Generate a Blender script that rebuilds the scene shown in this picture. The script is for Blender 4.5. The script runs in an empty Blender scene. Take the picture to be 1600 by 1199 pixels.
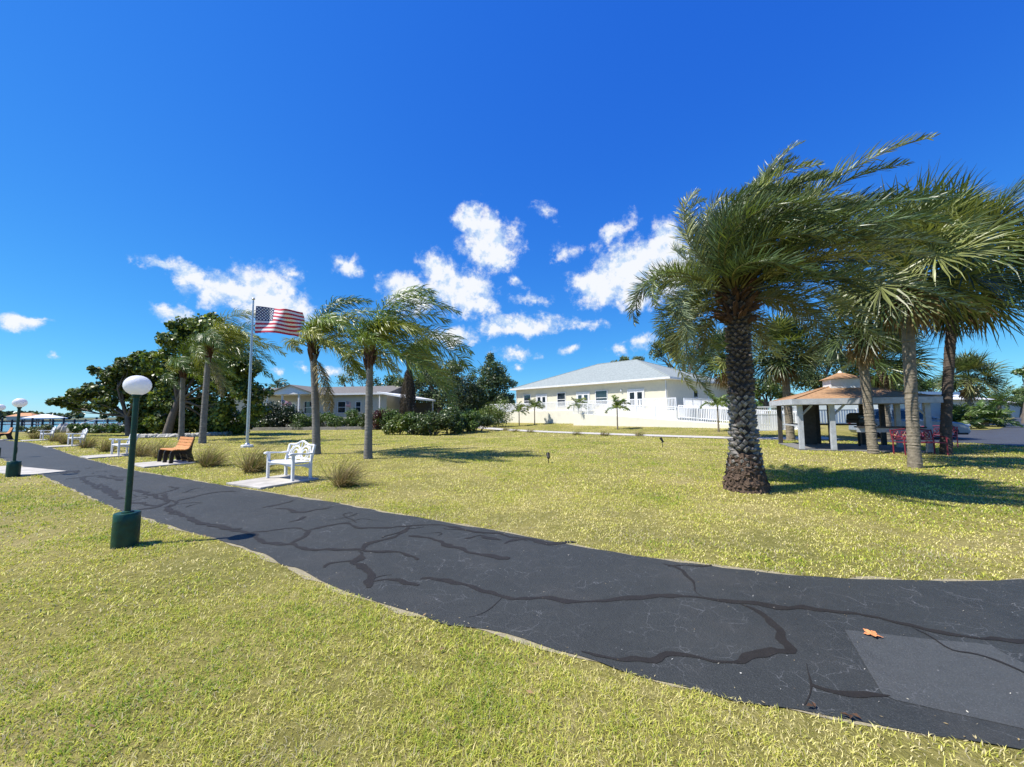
import bpy, math, random
import numpy as np
from mathutils import Vector, Matrix
rad = math.radians
SC = bpy.context.scene
COL = SC.collection

# ------------------------------------------------------------------ camera
F = 610.0; CH = 1.6
PITCH = math.atan((646 - 599.5) / F); ROLL = rad(-0.46)
cam = bpy.data.cameras.new("camera"); cam.sensor_width = 36; cam.lens = 36 * F / 1600
cam.clip_start = 0.05; cam.clip_end = 6000
camo = bpy.data.objects.new("camera", cam); COL.objects.link(camo)
CM = Matrix.Translation((0, 0, CH)) @ Matrix.Rotation(math.pi / 2 + PITCH, 4, 'X') @ Matrix.Rotation(ROLL, 4, 'Z')
camo.matrix_world = CM
SC.camera = camo
R3 = CM.to_3x3()

# ------------------------------------------------------------------ sun, sky, exposure
SUN_EL = rad(57.5); TO_SUN = Vector((-0.975 * math.cos(SUN_EL), -0.222 * math.cos(SUN_EL), math.sin(SUN_EL)))
sun = bpy.data.lights.new("sun", 'SUN'); sun.energy = 5.0; sun.angle = rad(0.53); sun.color = (1, 0.955, 0.87)
suno = bpy.data.objects.new("sun", sun); COL.objects.link(suno)
suno.rotation_euler = (-TO_SUN).to_track_quat('-Z', 'Y').to_euler()
SC.view_settings.view_transform = 'Standard'; SC.view_settings.look = 'None'
SC.view_settings.exposure = 0.65; SC.view_settings.gamma = 1.0

def raydir(u, v):
    d = R3 @ Vector(((u - 800) / F, (599.5 - v) / F, -1)); return d.normalized()

W = bpy.data.worlds.new("World"); SC.world = W; W.use_nodes = True
nt = W.node_tree; N = nt.nodes; L = nt.links
for n in list(N): N.remove(n)
def nd(t, **k):
    n = N.new(t)
    for a, b in k.items(): setattr(n, a, b)
    return n
def mth(op, a, b=None, clamp=False):
    n = nd('ShaderNodeMath', operation=op, use_clamp=clamp)
    for i, x in enumerate((a, b)):
        if x is None: continue
        if isinstance(x, (int, float)): n.inputs[i].default_value = x
        else: L.new(x, n.inputs[i])
    return n.outputs[0]
out = nd('ShaderNodeOutputWorld'); bg = nd('ShaderNodeBackground'); bg.inputs[1].default_value = 0.1
sky = nd('ShaderNodeTexSky', sky_type='NISHITA', sun_disc=False, sun_elevation=SUN_EL,
         sun_rotation=math.atan2(TO_SUN.x, TO_SUN.y) % (2 * math.pi), altitude=0, air_density=1.0, dust_density=0.0, ozone_density=6.0)
# polarised deep blue of the photograph: a tone curve per channel on the physical sky
sp = nd('ShaderNodeSeparateColor'); L.new(sky.outputs[0], sp.inputs[0]); hs = nd('ShaderNodeCombineColor')
for k, (gain, pw) in enumerate(((.45, 1.35), (.70, 1.0), (.75, .4))):
    L.new(mth('MULTIPLY', mth('POWER', mth('MULTIPLY', sp.outputs[k], .1), pw), gain * 10), hs.inputs[k])
tc = nd('ShaderNodeTexCoord')
sep = nd('ShaderNodeSeparateXYZ'); L.new(tc.outputs['Generated'], sep.inputs[0])
az = mth('ARCTAN2', sep.outputs[0], sep.outputs[1]); el = mth('ARCSINE', sep.outputs[2])
cmb = nd('ShaderNodeCombineXYZ'); L.new(az, cmb.inputs[0]); L.new(el, cmb.inputs[1])
wn = nd('ShaderNodeTexNoise'); wn.inputs['Scale'].default_value = 13; wn.inputs['Detail'].default_value = 5; wn.inputs['Roughness'].default_value = 0.6
L.new(tc.outputs['Generated'], wn.inputs['Vector'])
wsub = nd('ShaderNodeVectorMath', operation='SUBTRACT'); L.new(wn.outputs['Color'], wsub.inputs[0]); wsub.inputs[1].default_value = (.5, .5, .5)
wsc = nd('ShaderNodeVectorMath', operation='MULTIPLY'); L.new(wsub.outputs[0], wsc.inputs[0]); wsc.inputs[1].default_value = (.085, .07, 0)
wad = nd('ShaderNodeVectorMath', operation='ADD'); L.new(cmb.outputs[0], wad.inputs[0]); L.new(wsc.outputs[0], wad.inputs[1])
# every cloud lump: pixel-free (azimuth, elevation) ellipse; the helper only converts directions once
CLOUDS = [(415,462,62,42,0,1),(350,455,58,26,10,1),(300,432,48,18,22,1),(245,410,44,9,14,.7),(445,485,45,24,0,1),(265,490,34,13,0,.8),
 (548,424,26,17,10,.8),(765,375,42,40,20,1),(735,345,22,20,0,.9),(782,400,24,26,0,.9),(690,425,36,24,30,1),(635,456,38,24,10,.95),(720,455,55,34,10,1),(755,480,30,18,0,.8),
 (815,508,62,15,0,.95),(770,516,22,13,0,.8),(705,524,42,13,0,.85),(805,553,32,9,0,.7),(812,571,11,6,0,.6),
 (985,420,66,40,-15,1),(935,452,46,24,15,1),(1030,395,46,34,-30,1),(1055,420,40,40,0,.95),(990,465,44,18,10,.9),(960,362,36,12,-25,.55),
 (852,331,18,13,20,.42),(883,397,22,15,0,.5),(822,466,28,8,5,.45),(806,443,12,7,20,.4),(910,506,42,9,0,.5),(1003,535,24,12,0,.7),(968,545,16,8,0,.5),
 (20,503,46,13,3,.9),(55,500,24,4,12,.4),(515,578,34,9,0,.7),(470,572,16,7,0,.5),(458,431,10,6,0,.5),(86,557,10,5,0,.4),(425,583,10,7,0,.4),(895,548,14,5,0,.35)]
best = None
for (u, v, ru, rv, rot, w) in CLOUDS:
    d = raydir(u, v); a0 = math.atan2(d.x, d.y); e0 = math.asin(d.z)
    dx = raydir(u + 5, v); dy = raydir(u, v - 5)
    sa = abs(math.atan2(dx.x, dx.y) - a0) / 5; se = abs(math.asin(dy.z) - e0) / 5
    mp = nd('ShaderNodeMapping', vector_type='TEXTURE')
    L.new(wad.outputs[0], mp.inputs[0]); mp.inputs['Location'].default_value = (a0, e0, 0)
    mp.inputs['Rotation'].default_value = (0, 0, rad(-rot)); mp.inputs['Scale'].default_value = (ru * sa * 1.32, rv * se * 1.42, 1)
    ln = nd('ShaderNodeVectorMath', operation='LENGTH'); L.new(mp.outputs[0], ln.inputs[0])
    val = mth('MULTIPLY', mth('SUBTRACT', 1.0, ln.outputs['Value']), w)
    best = val if best is None else mth('MAXIMUM', best, val)
fn = nd('ShaderNodeTexNoise'); fn.inputs['Scale'].default_value = 30; fn.inputs['Detail'].default_value = 10; fn.inputs['Roughness'].default_value = 0.66
L.new(tc.outputs['Generated'], fn.inputs['Vector'])
dens = mth('ADD', best, mth('MULTIPLY', mth('SUBTRACT', fn.outputs[0], 0.5), 1.5))
mr = nd('ShaderNodeMapRange', interpolation_type='SMOOTHSTEP'); L.new(dens, mr.inputs['Value'])
mr.inputs['From Min'].default_value = 0.0; mr.inputs['From Max'].default_value = 0.60
fo_ = nd('ShaderNodeVectorMath', operation='ADD'); L.new(tc.outputs['Generated'], fo_.inputs[0]); fo_.inputs[1].default_value = (-.012, -.003, .016)
fn2 = nd('ShaderNodeTexNoise'); fn2.inputs['Scale'].default_value = 30; fn2.inputs['Detail'].default_value = 6; fn2.inputs['Roughness'].default_value = 0.6; L.new(fo_.outputs[0], fn2.inputs['Vector'])
sun_side = mth('MULTIPLY', mth('SUBTRACT', fn.outputs[0], fn2.outputs[0]), 2.6)  # noise offset towards the sun puts lit and shaded cloud sides into the colour
ccol = nd('ShaderNodeMapRange', data_type='FLOAT', interpolation_type='SMOOTHSTEP'); L.new(mth('ADD', dens, sun_side), ccol.inputs['Value'])
ccol.inputs['From Min'].default_value = 0.1; ccol.inputs['From Max'].default_value = 0.75
cm = nd('ShaderNodeMixRGB'); L.new(ccol.outputs[0], cm.inputs[0]); cm.inputs[1].default_value = (3.9, 4.9, 6.2, 1); cm.inputs[2].default_value = (6.1, 6.25, 6.5, 1)
mix = nd('ShaderNodeMixRGB'); L.new(mth('MULTIPLY', mr.outputs[0], 0.96), mix.inputs[0]); L.new(hs.outputs[0], mix.inputs[1]); L.new(cm.outputs[0], mix.inputs[2])
L.new(mix.outputs[0], bg.inputs[0]); L.new(bg.outputs[0], out.inputs[0])

# ------------------------------------------------------------------ ground shape and pixel helpers
A_ = np.array((-3.7, 45.0)); B_ = np.array((14.8, 22.6)); AB = (B_ - A_) / np.linalg.norm(B_ - A_); NB = np.array((-AB[1], AB[0]))
def sstep(a, b, x):
    t = np.clip((x - a) / (b - a), 0, 1); return t * t * (3 - 2 * t)
def gz(x, y):
    x = np.asarray(x, float); y = np.asarray(y, float)
    s = (x - B_[0]) * NB[0] + (y - B_[1]) * NB[1]; t = (x - A_[0]) * AB[0] + (y - A_[1]) * AB[1]
    m = 0.6 * sstep(0.5, 12, s) * (1 - sstep(28.5, 34, t)) * sstep(-14, -3, t)
    return m * (1 - sstep(45, 80, s))
def P(u, v, z=0.0):
    d = raydir(u, v); t = (z - CH) / d.z; return Vector((d.x * t, d.y * t, z))
def G(u, v):
    z = 0.0
    for _ in range(25):
        p = P(u, v, z); z = 0.5 * z + 0.5 * float(gz(p.x, p.y))
    p.z = float(gz(p.x, p.y)); return p
def Q(u, v, dep):
    d = raydir(u, v); t = dep / d.y; return Vector((d.x * t, dep, CH + d.z * t))
def at_depth(u, dep):
    """ground point under column u at depth dep"""
    q = Q(u, 640, dep); return Vector((q.x, q.y, float(gz(q.x, q.y))))

# ------------------------------------------------------------------ materials
def mat(name, col, rough=0.7, var=0.12, scale=6.0, bump=0.0, bscale=None, metal=0.0, spec=0.3, col2=None, detail=5):
    m = bpy.data.materials.new(name); m.use_nodes = True; t = m.node_tree
    b = t.nodes['Principled BSDF']; b.inputs['Roughness'].default_value = rough; b.inputs['Metallic'].default_value = metal
    b.inputs['Specular IOR Level'].default_value = spec
    g = t.nodes.new('ShaderNodeTexCoord')
    n = t.nodes.new('ShaderNodeTexNoise'); n.inputs['Scale'].default_value = scale; n.inputs['Detail'].default_value = detail; n.inputs['Roughness'].default_value = .65
    t.links.new(g.outputs['Object'], n.inputs['Vector'])
    r = t.nodes.new('ShaderNodeValToRGB')
    c = np.array(col); c2 = np.array(col2) if col2 is not None else c * (1 + var); c1 = c * (1 - var) if col2 is None else c
    r.color_ramp.elements[0].position = .3; r.color_ramp.elements[1].position = .7
    r.color_ramp.elements[0].color = (*c1, 1); r.color_ramp.elements[1].color = (*np.clip(c2, 0, 1), 1)
    t.links.new(n.outputs[0], r.inputs[0]); t.links.new(r.outputs[0], b.inputs['Base Color'])
    if bump:
        n2 = t.nodes.new('ShaderNodeTexNoise'); n2.inputs['Scale'].default_value = bscale or scale * 6; n2.inputs['Detail'].default_value = 4
        t.links.new(g.outputs['Object'], n2.inputs['Vector'])
        bp = t.nodes.new('ShaderNodeBump'); bp.inputs['Strength'].default_value = bump; bp.inputs['Distance'].default_value = .02
        t.links.new(n2.outputs[0], bp.inputs['Height']); t.links.new(bp.outputs[0], b.inputs['Normal'])
    return m
def leafmat(name, rough=0.45, transl=0.3, spec=0.4, tint=(1.25, 1.3, .6)):
    m = bpy.data.materials.new(name); m.use_nodes = True; t = m.node_tree
    b = t.nodes['Principled BSDF']; b.inputs['Roughness'].default_value = rough; b.inputs['Specular IOR Level'].default_value = spec
    a = t.nodes.new('ShaderNodeVertexColor'); a.layer_name = 'Col'
    t.links.new(a.outputs[0], b.inputs['Base Color'])
    tr = t.nodes.new('ShaderNodeBsdfTranslucent'); mx = t.nodes.new('ShaderNodeMixRGB'); mx.blend_type = 'MULTIPLY'; mx.inputs[0].default_value = 1; mx.inputs[2].default_value = (*tint, 1)
    t.links.new(a.outputs[0], mx.inputs[1]); t.links.new(mx.outputs[0], tr.inputs[0])
    ms = t.nodes.new('ShaderNodeMixShader'); ms.inputs[0].default_value = transl
    o = t.nodes['Material Output']; t.links.new(b.outputs[0], ms.inputs[1]); t.links.new(tr.outputs[0], ms.inputs[2]); t.links.new(ms.outputs[0], o.inputs[0])
    return m
def glass(name, col=(.02, .03, .04), rough=.06):
    m = mat(name, col, rough, .2, 2, spec=.9); return m

M = {}
M['leaf'] = leafmat('foliage', .42, .22, .5); M['palm'] = leafmat('palm_leaf', .40, .20, .5); M['dry'] = leafmat('dry_leaf', .8, .2, .1, (1.1, 1, .8)); M['blade'] = leafmat('grass_blade', .6, .3, .25)
M['green'] = mat('green_paint', (.006, .045, .028), .42, .35, 9, .25, 30, spec=.4)
M['globe'] = leafmat('white_globe', .3, .42, .5, (1, 1, 1))
M['white'] = mat('white_paint', (.62, .62, .60), .45, .05, 6, .08, 40, col2=(.80, .80, .81), detail=9)
M['whitewall'] = mat('white_vinyl', (.8, .81, .82), .45, .04, 3)
M['shadedwhite'] = mat('weathered_shaded_white_paint', (.42, .44, .47), .6, .2, 6, .2)  # white paint greyed towards blue to carry the shading on the pavilion fascia
M['orange'] = mat('orange_slats', (.56, .25, .085), .5, .18, 14, .15)
M['brownblk'] = mat('dark_brown_plastic', (.018, .012, .01), .5, .3, 8)
M['concrete'] = mat('concrete', (.30, .28, .245), .9, .2, 2.5, .4, 60, col2=(.52, .49, .44), detail=9)
M['sidewalk'] = mat('sidewalk_concrete', (.46, .43, .39), .85, .12, 2, .2, 40)
M['alu'] = mat('aluminium', (.5, .52, .54), .35, .06, 8, metal=.7)
M['cream'] = mat('cream_stucco', (.62, .58, .45), .85, .05, 3, .15, 90)
M['creambase'] = mat('cream_base', (.70, .67, .57), .85, .06, 2, .1, 60)
M['shingle'] = mat('grey_shingle', (.255, .285, .275), .9, .28, 5, .6, 14, detail=9)
M['brownshingle'] = mat('brown_shingle', (.26, .15, .08), .85, .35, 10, .4, 30, col2=(.42, .25, .13))
M['greyshingle'] = mat('grey_brown_shingle', (.15, .14, .13), .9, .25, 5, .2)
M['tan'] = mat('tan_siding', (.55, .52, .45), .75, .06, 2)
M['bluegrey'] = mat('blue_grey_siding', (.33, .38, .42), .7, .06, 2)
M['glass'] = glass('window_glass'); M['carglass'] = glass('car_glass', (.01, .012, .016), .04)
M['blindglass'] = mat('window_with_blind', (.36, .4, .42), .2, .1, 3, spec=.8)
M['red'] = mat('red_paint', (.19, .025, .04), .45, .2, 10); M['pink'] = mat('faded_red_paint', (.36, .075, .12), .5, .18, 10)
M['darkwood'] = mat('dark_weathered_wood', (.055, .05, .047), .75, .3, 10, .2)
M['black'] = mat('black_metal', (.012, .012, .013), .5, .2, 8)
M['carpaint'] = mat('grey_blue_car_paint', (.2, .25, .3), .22, .04, 3, spec=.7); M['carwhite'] = mat('white_car_paint', (.78, .79, .8), .25, .03, 3, spec=.6)
M['rubber'] = mat('tyre_rubber', (.015, .015, .016), .8, .2, 8); M['rim'] = mat('wheel_rim', (.4, .4, .42), .35, .1, 5, metal=.8)
M['lampglass'] = mat('headlamp_glass', (.6, .62, .65), .15, .05, 4, spec=.9)
M['darkslab'] = mat('shaded_concrete', (.17, .165, .155), .9, .25, 4, .3, 40)  # pavilion slab colour darkened to carry the shade under its roof
M['rock'] = mat('pale_rock', (.42, .40, .36), .9, .25, 3, .5, 12)
M['bark'] = mat('oak_bark', (.13, .11, .09), .9, .35, 6, .5, 20)
M['palegrey'] = mat('queen_palm_trunk', (.13, .12, .108), .85, .3, 5, .5, 20, col2=(.24, .225, .20))
M['sabal'] = mat('sabal_trunk', (.13, .108, .08), .9, .3, 8, .7, 22, col2=(.28, .24, .18))
M['darktrunk'] = mat('dark_palm_trunk', (.085, .066, .053), .9, .3, 8, .6, 24)
M['boots'] = mat('brown_palm_boots', (.085, .045, .026), .9, .4, 10, .5, 30)
M['scale'] = mat('palm_leaf_scars', (.15, .135, .12), .85, .35, 9, .5, 40, col2=(.33, .31, .285))
M['scalebrown'] = mat('brown_leaf_scars', (.06, .045, .036), .7, .4, 11, .4, 40, col2=(.17, .14, .12))
M['scaledark'] = mat('palm_trunk_core', (.045, .035, .03), .95, .4, 20, .6, 40)  # core colour kept dark so gaps between scars read as deep shadow
M['soil'] = mat('root_mass', (.10, .068, .048), .95, .45, 14, 1.0, 40)
M['leaforange'] = mat('dead_leaf_orange', (.62, .24, .09), .7, .15, 20)
M['woodpost'] = mat('grey_dock_wood', (.16, .15, .15), .85, .25, 4)
M['orangeroof'] = mat('orange_roof', (.5, .25, .12), .8, .2, 4)
M['dirtsand'] = mat('sandy_edge', (.27, .235, .15), .95, .2, 16, .5, 60)

# ------------------------------------------------------------------ mesh helpers
def npmesh(name, V, faces, m=None, parent=None, col=None, smooth=False, loc=None):
    """faces: list of int arrays (k,3) / (k,4)"""
    me = bpy.data.meshes.new(name); V = np.asarray(V, np.float32)
    me.vertices.add(len(V)); me.vertices.foreach_set('co', V.ravel())
    faces = [np.asarray(f, np.int32) for f in faces if len(f)]
    idx = np.concatenate([f.ravel() for f in faces]); tot = np.concatenate([np.full(len(f), f.shape[1], np.int32) for f in faces])
    me.loops.add(len(idx)); me.loops.foreach_set('vertex_index', idx)
    me.polygons.add(len(tot)); st = np.concatenate([[0], np.cumsum(tot)[:-1]]).astype(np.int32)
    me.polygons.foreach_set('loop_start', st); me.polygons.foreach_set('loop_total', tot)
    if smooth: me.polygons.foreach_set('use_smooth', np.ones(len(tot), bool))
    me.update(calc_edges=True); me.validate()
    if col is not None:
        a = me.color_attributes.new('Col', 'FLOAT_COLOR', 'POINT'); c = np.ones((len(V), 4), np.float32); c[:, :3] = col; a.data.foreach_set('color', c.ravel())
    if m: me.materials.append(m)
    o = bpy.data.objects.new(name, me); COL.objects.link(o)
    if parent is not None: o.parent = parent
    if loc is not None: o.location = loc
    return o

class MB:
    def __init__(s): s.v = []; s.f = []
    def add(s, vs, fs):
        k = len(s.v); s.v += [tuple(v) for v in vs]; s.f += [tuple(i + k for i in f) for f in fs]; return s
    def box(s, c, d, rz=0, rx=0, ry=0, taper=1.0):
        mt = Matrix.Translation(c) @ Matrix.Rotation(rz, 4, 'Z') @ Matrix.Rotation(ry, 4, 'Y') @ Matrix.Rotation(rx, 4, 'X')
        x, y, z = d[0] / 2, d[1] / 2, d[2] / 2
        vs = [mt @ Vector((sx * x * (taper if sz > 0 else 1), sy * y * (taper if sz > 0 else 1), sz * z)) for sz in (-1, 1) for sx, sy in ((-1, -1), (1, -1), (1, 1), (-1, 1))]
        return s.add(vs, [(3, 2, 1, 0), (4, 5, 6, 7), (0, 1, 5, 4), (1, 2, 6, 5), (2, 3, 7, 6), (3, 0, 4, 7)])
    def b2(s, lo, hi): return s.box([(a + b) / 2 for a, b in zip(lo, hi)], [b - a for a, b in zip(lo, hi)])
    def tube(s, pts, r, n=8, cap=True, flat=1.0):
        pts = [Vector(p) for p in pts]
        if not hasattr(r, '__len__'): r = [r] * len(pts)
        vs = []; up = None
        for i, p in enumerate(pts):
            t = (pts[min(i + 1, len(pts) - 1)] - pts[max(i - 1, 0)]).normalized()
            if up is None: up = Vector((0, 1, 0)) if abs(t.y) < .9 else Vector((1, 0, 0))
            a = t.cross(up).normalized(); b = a.cross(t).normalized(); up = b
            for k in range(n):
                an = 2 * math.pi * k / n; vs.append(p + a * (math.cos(an) * r[i]) + b * (math.sin(an) * r[i] * flat))
        fs = []
        for i in range(len(pts) - 1):
            for k in range(n): fs.append((i * n + k, i * n + (k + 1) % n, (i + 1) * n + (k + 1) % n, (i + 1) * n + k))
        if cap: fs.append(tuple(range(n - 1, -1, -1))); fs.append(tuple((len(pts) - 1) * n + k for k in range(n)))
        return s.add(vs, fs)
    def lathe(s, prof, n=24, c=(0, 0, 0)):
        vs = []; fs = []
        for r, z in prof:
            for k in range(n): a = 2 * math.pi * k / n; vs.append((c[0] + r * math.cos(a), c[1] + r * math.sin(a), c[2] + z))
        for i in range(len(prof) - 1):
            for k in range(n): fs.append((i * n + k, i * n + (k + 1) % n, (i + 1) * n + (k + 1) % n, (i + 1) * n + k))
        fs.append(tuple(range(n - 1, -1, -1))); fs.append(tuple((len(prof) - 1) * n + k for k in range(n)))
        return s.add(vs, fs)
    def prism(s, poly, x0, x1, axis='x'):
        n = len(poly)
        mk = (lambda a, b, t: (t, a, b)) if axis == 'x' else ((lambda a, b, t: (a, t, b)) if axis == 'y' else (lambda a, b, t: (a, b, t)))
        vs = [mk(a, b, x0) for a, b in poly] + [mk(a, b, x1) for a, b in poly]
        fs = [tuple(range(n - 1, -1, -1)), tuple(range(n, 2 * n))] + [(i, (i + 1) % n, n + (i + 1) % n, n + i) for i in range(n)]
        return s.add(vs, fs)
    def build(s, name, m, parent=None, smooth=False, bevel=0, loc=None, rz=0):
        me = bpy.data.meshes.new(name); me.from_pydata(s.v, [], s.f)
        import bmesh
        bm = bmesh.new(); bm.from_mesh(me); bmesh.ops.recalc_face_normals(bm, faces=bm.faces); bm.to_mesh(me); bm.free()
        if smooth: me.polygons.foreach_set('use_smooth', np.ones(len(me.polygons), bool)); me.set_sharp_from_angle(angle=rad(40))
        me.materials.append(m); o = bpy.data.objects.new(name, me); COL.objects.link(o)
        if parent is not None: o.parent = parent
        if loc is not None: o.location = loc
        o.rotation_euler.z = rz
        if bevel:
            b = o.modifiers.new('bevel', 'BEVEL'); b.width = bevel; b.segments = 2; b.limit_method = 'ANGLE'; b.angle_limit = rad(40)
        return o
def tag(o, label, cat, group=None):
    o['label'] = label; o['category'] = cat
    if group: o['group'] = group
    return o
def struct(o, kind='structure'): o['kind'] = kind; return o
def thing(name, label, cat, loc, rz=0, group=None):
    o = bpy.data.objects.new(name, None); COL.objects.link(o); o.empty_display_size = .2
    o.location = loc; o.rotation_euler.z = rz; return tag(o, label, cat, group)
def dup(root, label, loc, rz=0, sc=1.0, swap=None):
    r = root.copy(); COL.objects.link(r); r.location = loc; r.rotation_euler.z = rz; r['label'] = label; r.scale = (sc, sc, sc)
    def rec(src, par):
        for ch in list(src.children):
            c = ch.copy(); COL.objects.link(c); c.parent = par
            if swap and c.data and c.data.materials[0] == swap[0]:
                c.data = c.data.copy(); c.data.materials[0] = swap[1]
            rec(ch, c)
    rec(root, r); return r
class Leaves:
    """collects coloured quads"""
    def __init__(s): s.q = []; s.c = []
    def add(s, q, c):
        s.q.append(np.asarray(q, np.float32).reshape(-1, 4, 3)); c = np.asarray(c, np.float32)
        s.c.append(np.broadcast_to(c if c.ndim > 1 else c[None], (len(s.q[-1]), 3)))
    def build(s, name, m, parent=None, loc=None):
        q = np.concatenate(s.q); c = np.repeat(np.concatenate(s.c), 4, 0); n = len(q)
        return npmesh(name, q.reshape(-1, 3), [np.arange(n * 4).reshape(n, 4)], m, parent, c, False, loc)
def unit(a): return a / (np.linalg.norm(a, axis=-1, keepdims=True) + 1e-9)
def pal(rng, n, cols, jit=.2):
    cols = np.array(cols); i = rng.integers(0, len(cols), n); j = rng.integers(0, len(cols), n); t = rng.random((n, 1))
    return np.clip((cols[i] * (1 - t) + cols[j] * t) * (1 + jit * (rng.random((n, 1)) * 2 - 1)), 0, 1)
def leafcloud(lv, blobs, n, size, rng, cols, shell=.5, squash=1.0, up=.35, round_=.45):
    b = np.array(blobs, float); w = b[:, 3] ** 2; w /= w.sum(); i = rng.choice(len(b), n, p=w)
    d = unit(rng.normal(size=(n, 3))); rr = b[i, 3] * (1 - shell * rng.random(n) ** 1.6) * (1 + .12 * rng.normal(size=n))
    p = b[i, :3] + d * rr[:, None] * np.array((1, 1, squash))
    nm = unit(d * .7 + rng.normal(size=(n, 3)) * .6 + np.array((0, 0, up)))
    t = unit(np.cross(nm, rng.normal(size=(n, 3)))); bt = np.cross(nm, t)
    s = (size * (.6 + .8 * rng.random(n)))[:, None]
    q = np.stack([p - t * s * .5, p + bt * s * round_ - t * s * .05, p + t * s * .5, p - bt * s * round_ - t * s * .05], 1)
    # clump colours: each blob shifts a little as a whole
    tone = (.7 + .75 * rng.random(len(b)))[i][:, None]
    lv.add(q, np.clip(pal(rng, n, cols) * tone, 0, 1))
def subblobs(blobs, k, rng, f=.42, sq=.9):
    o = []
    for (x, y, z, r) in blobs:
        o.append((x, y, z, r * .8))
        for _ in range(k):
            d = unit(rng.normal(size=3)); d[2] = abs(d[2]) * .9 - .15; rr = r * f * (.6 + .8 * rng.random())
            o.append((x + d[0] * r * .85, y + d[1] * r * .85, z + d[2] * r * .85 * sq, rr))
    return o
GREEN_D = [(.038, .064, .018), (.061, .096, .026), (.102, .141, .038), (.038, .058, .020)]
GREEN_M = [(.035, .07, .014), (.065, .12, .022), (.11, .165, .032)]
GREEN_Y = [(.06, .10, .015), (.10, .15, .022), (.15, .18, .03)]
OAK = [(.064, .096, .032), (.109, .147, .049), (.179, .205, .083), (.051, .070, .028)]

# ================================================================== GROUND
def shore(y): return np.interp(y, [-3000, -60, 0, 20, 35, 50, 70, 120, 220, 3000], [-300, -120, -95, -78, -60, -46, -44, -46, -60, -200])
ys = np.concatenate([[-3000, -1000, -300, -100, -40], np.arange(-20, 100, 1.5), [110, 130, 160, 220, 400, 900, 3500]])
us = np.concatenate([np.arange(0, 140, 1.5), [150, 170, 200, 300, 600, 1500, 4000]])
YY, UU = np.meshgrid(ys, us, indexing='ij'); XX = shore(YY) + UU; ZZ = gz(XX, YY)
V = np.stack([XX, YY, ZZ], -1); ny, nu = XX.shape
ids = np.arange(ny * nu).reshape(ny, nu)
qf = np.stack([ids[:-1, :-1], ids[:-1, 1:], ids[1:, 1:], ids[1:, :-1]], -1).reshape(-1, 4)
def lawnmat():
    m = bpy.data.materials.new('lawn'); m.use_nodes = True; t = m.node_tree; b = t.nodes['Principled BSDF']; b.inputs['Roughness'].default_value = .9; b.inputs['Specular IOR Level'].default_value = .1
    g = t.nodes.new('ShaderNodeNewGeometry')
    def noi(sc, de, ro=.6, st=None):
        n = t.nodes.new('ShaderNodeTexNoise'); n.inputs['Scale'].default_value = sc; n.inputs['Detail'].default_value = de; n.inputs['Roughness'].default_value = ro
        t.links.new(g.outputs['Position'], n.inputs['Vector']); return n.outputs[0]
    def ramp(src, els):
        r = t.nodes.new('ShaderNodeValToRGB'); e = r.color_ramp.elements
        while len(e) < len(els): e.new(.5)
        for k, (p, c) in enumerate(els): e[k].position = p; e[k].color = (*c, 1)
        t.links.new(src, r.inputs[0]); return r.outputs[0]
    c1 = ramp(noi(.35, 5), [(.32, (.17, .18, .03)), (.5, (.32, .29, .07)), (.68, (.46, .38, .16))])
    c2 = ramp(noi(9, 8, .75), [(.3, (.045, .038, .018)), (.5, (.16, .14, .05)), (.72, (.42, .35, .17))])
    mx = t.nodes.new('ShaderNodeMixRGB'); mx.inputs[0].default_value = .55; t.links.new(c1, mx.inputs[1]); t.links.new(c2, mx.inputs[2])
    t.links.new(mx.outputs[0], b.inputs['Base Color'])
    bp = t.nodes.new('ShaderNodeBump'); bp.inputs['Strength'].default_value = .9; bp.inputs['Distance'].default_value = .05
    t.links.new(noi(22, 6, .7), bp.inputs['Height']); t.links.new(bp.outputs[0], b.inputs['Normal'])
    return m
M['lawn'] = lawnmat()
struct(npmesh('lawn', V.reshape(-1, 3), [qf], M['lawn'], smooth=True))
# sea wall down to the water
sv = []; sf = []
for i, y in enumerate(ys):
    x = float(shore(y)); sv += [(x, y, .1), (x - .25, y, .1), (x - .25, y, -2.5), (x, y, -2.5)]
    if i: k = 4 * i; sf += [(k - 4, k, k + 1, k - 3), (k - 3, k + 1, k + 2, k - 2), (k - 4, k - 1, k + 3, k)]
sw = MB().add(sv, sf).build('seawall', M['concrete']); struct(sw)
def watermat():
    m = bpy.data.materials.new('water'); m.use_nodes = True; t = m.node_tree; b = t.nodes['Principled BSDF']
    b.inputs['Base Color'].default_value = (.035, .075, .10, 1); b.inputs['Roughness'].default_value = .12; b.inputs['Specular IOR Level'].default_value = .6
    n = t.nodes.new('ShaderNodeTexNoise'); n.inputs['Scale'].default_value = 1.6; n.inputs['Detail'].default_value = 4
    g = t.nodes.new('ShaderNodeNewGeometry'); t.links.new(g.outputs['Position'], n.inputs['Vector'])
    bp = t.nodes.new('ShaderNodeBump'); bp.inputs['Strength'].default_value = .6; bp.inputs['Distance'].default_value = .15; t.links.new(n.outputs[0], bp.inputs['Height']); t.links.new(bp.outputs[0], b.inputs['Normal'])
    return m
struct(MB().add([(-4000, -3000, -.9), (200, -3000, -.9), (200, 4000, -.9), (-4000, 4000, -.9)], [(0, 1, 2, 3)]).build('water', watermat()))
struct(MB().add([(-1500, 250, -.5), (-40, 250, -.5), (-40, 900, -.3), (-1500, 900, -.3)], [(0, 1, 2, 3)]).build('far_shore', mat('far_land', (.09, .10, .05), .9)))

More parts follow.
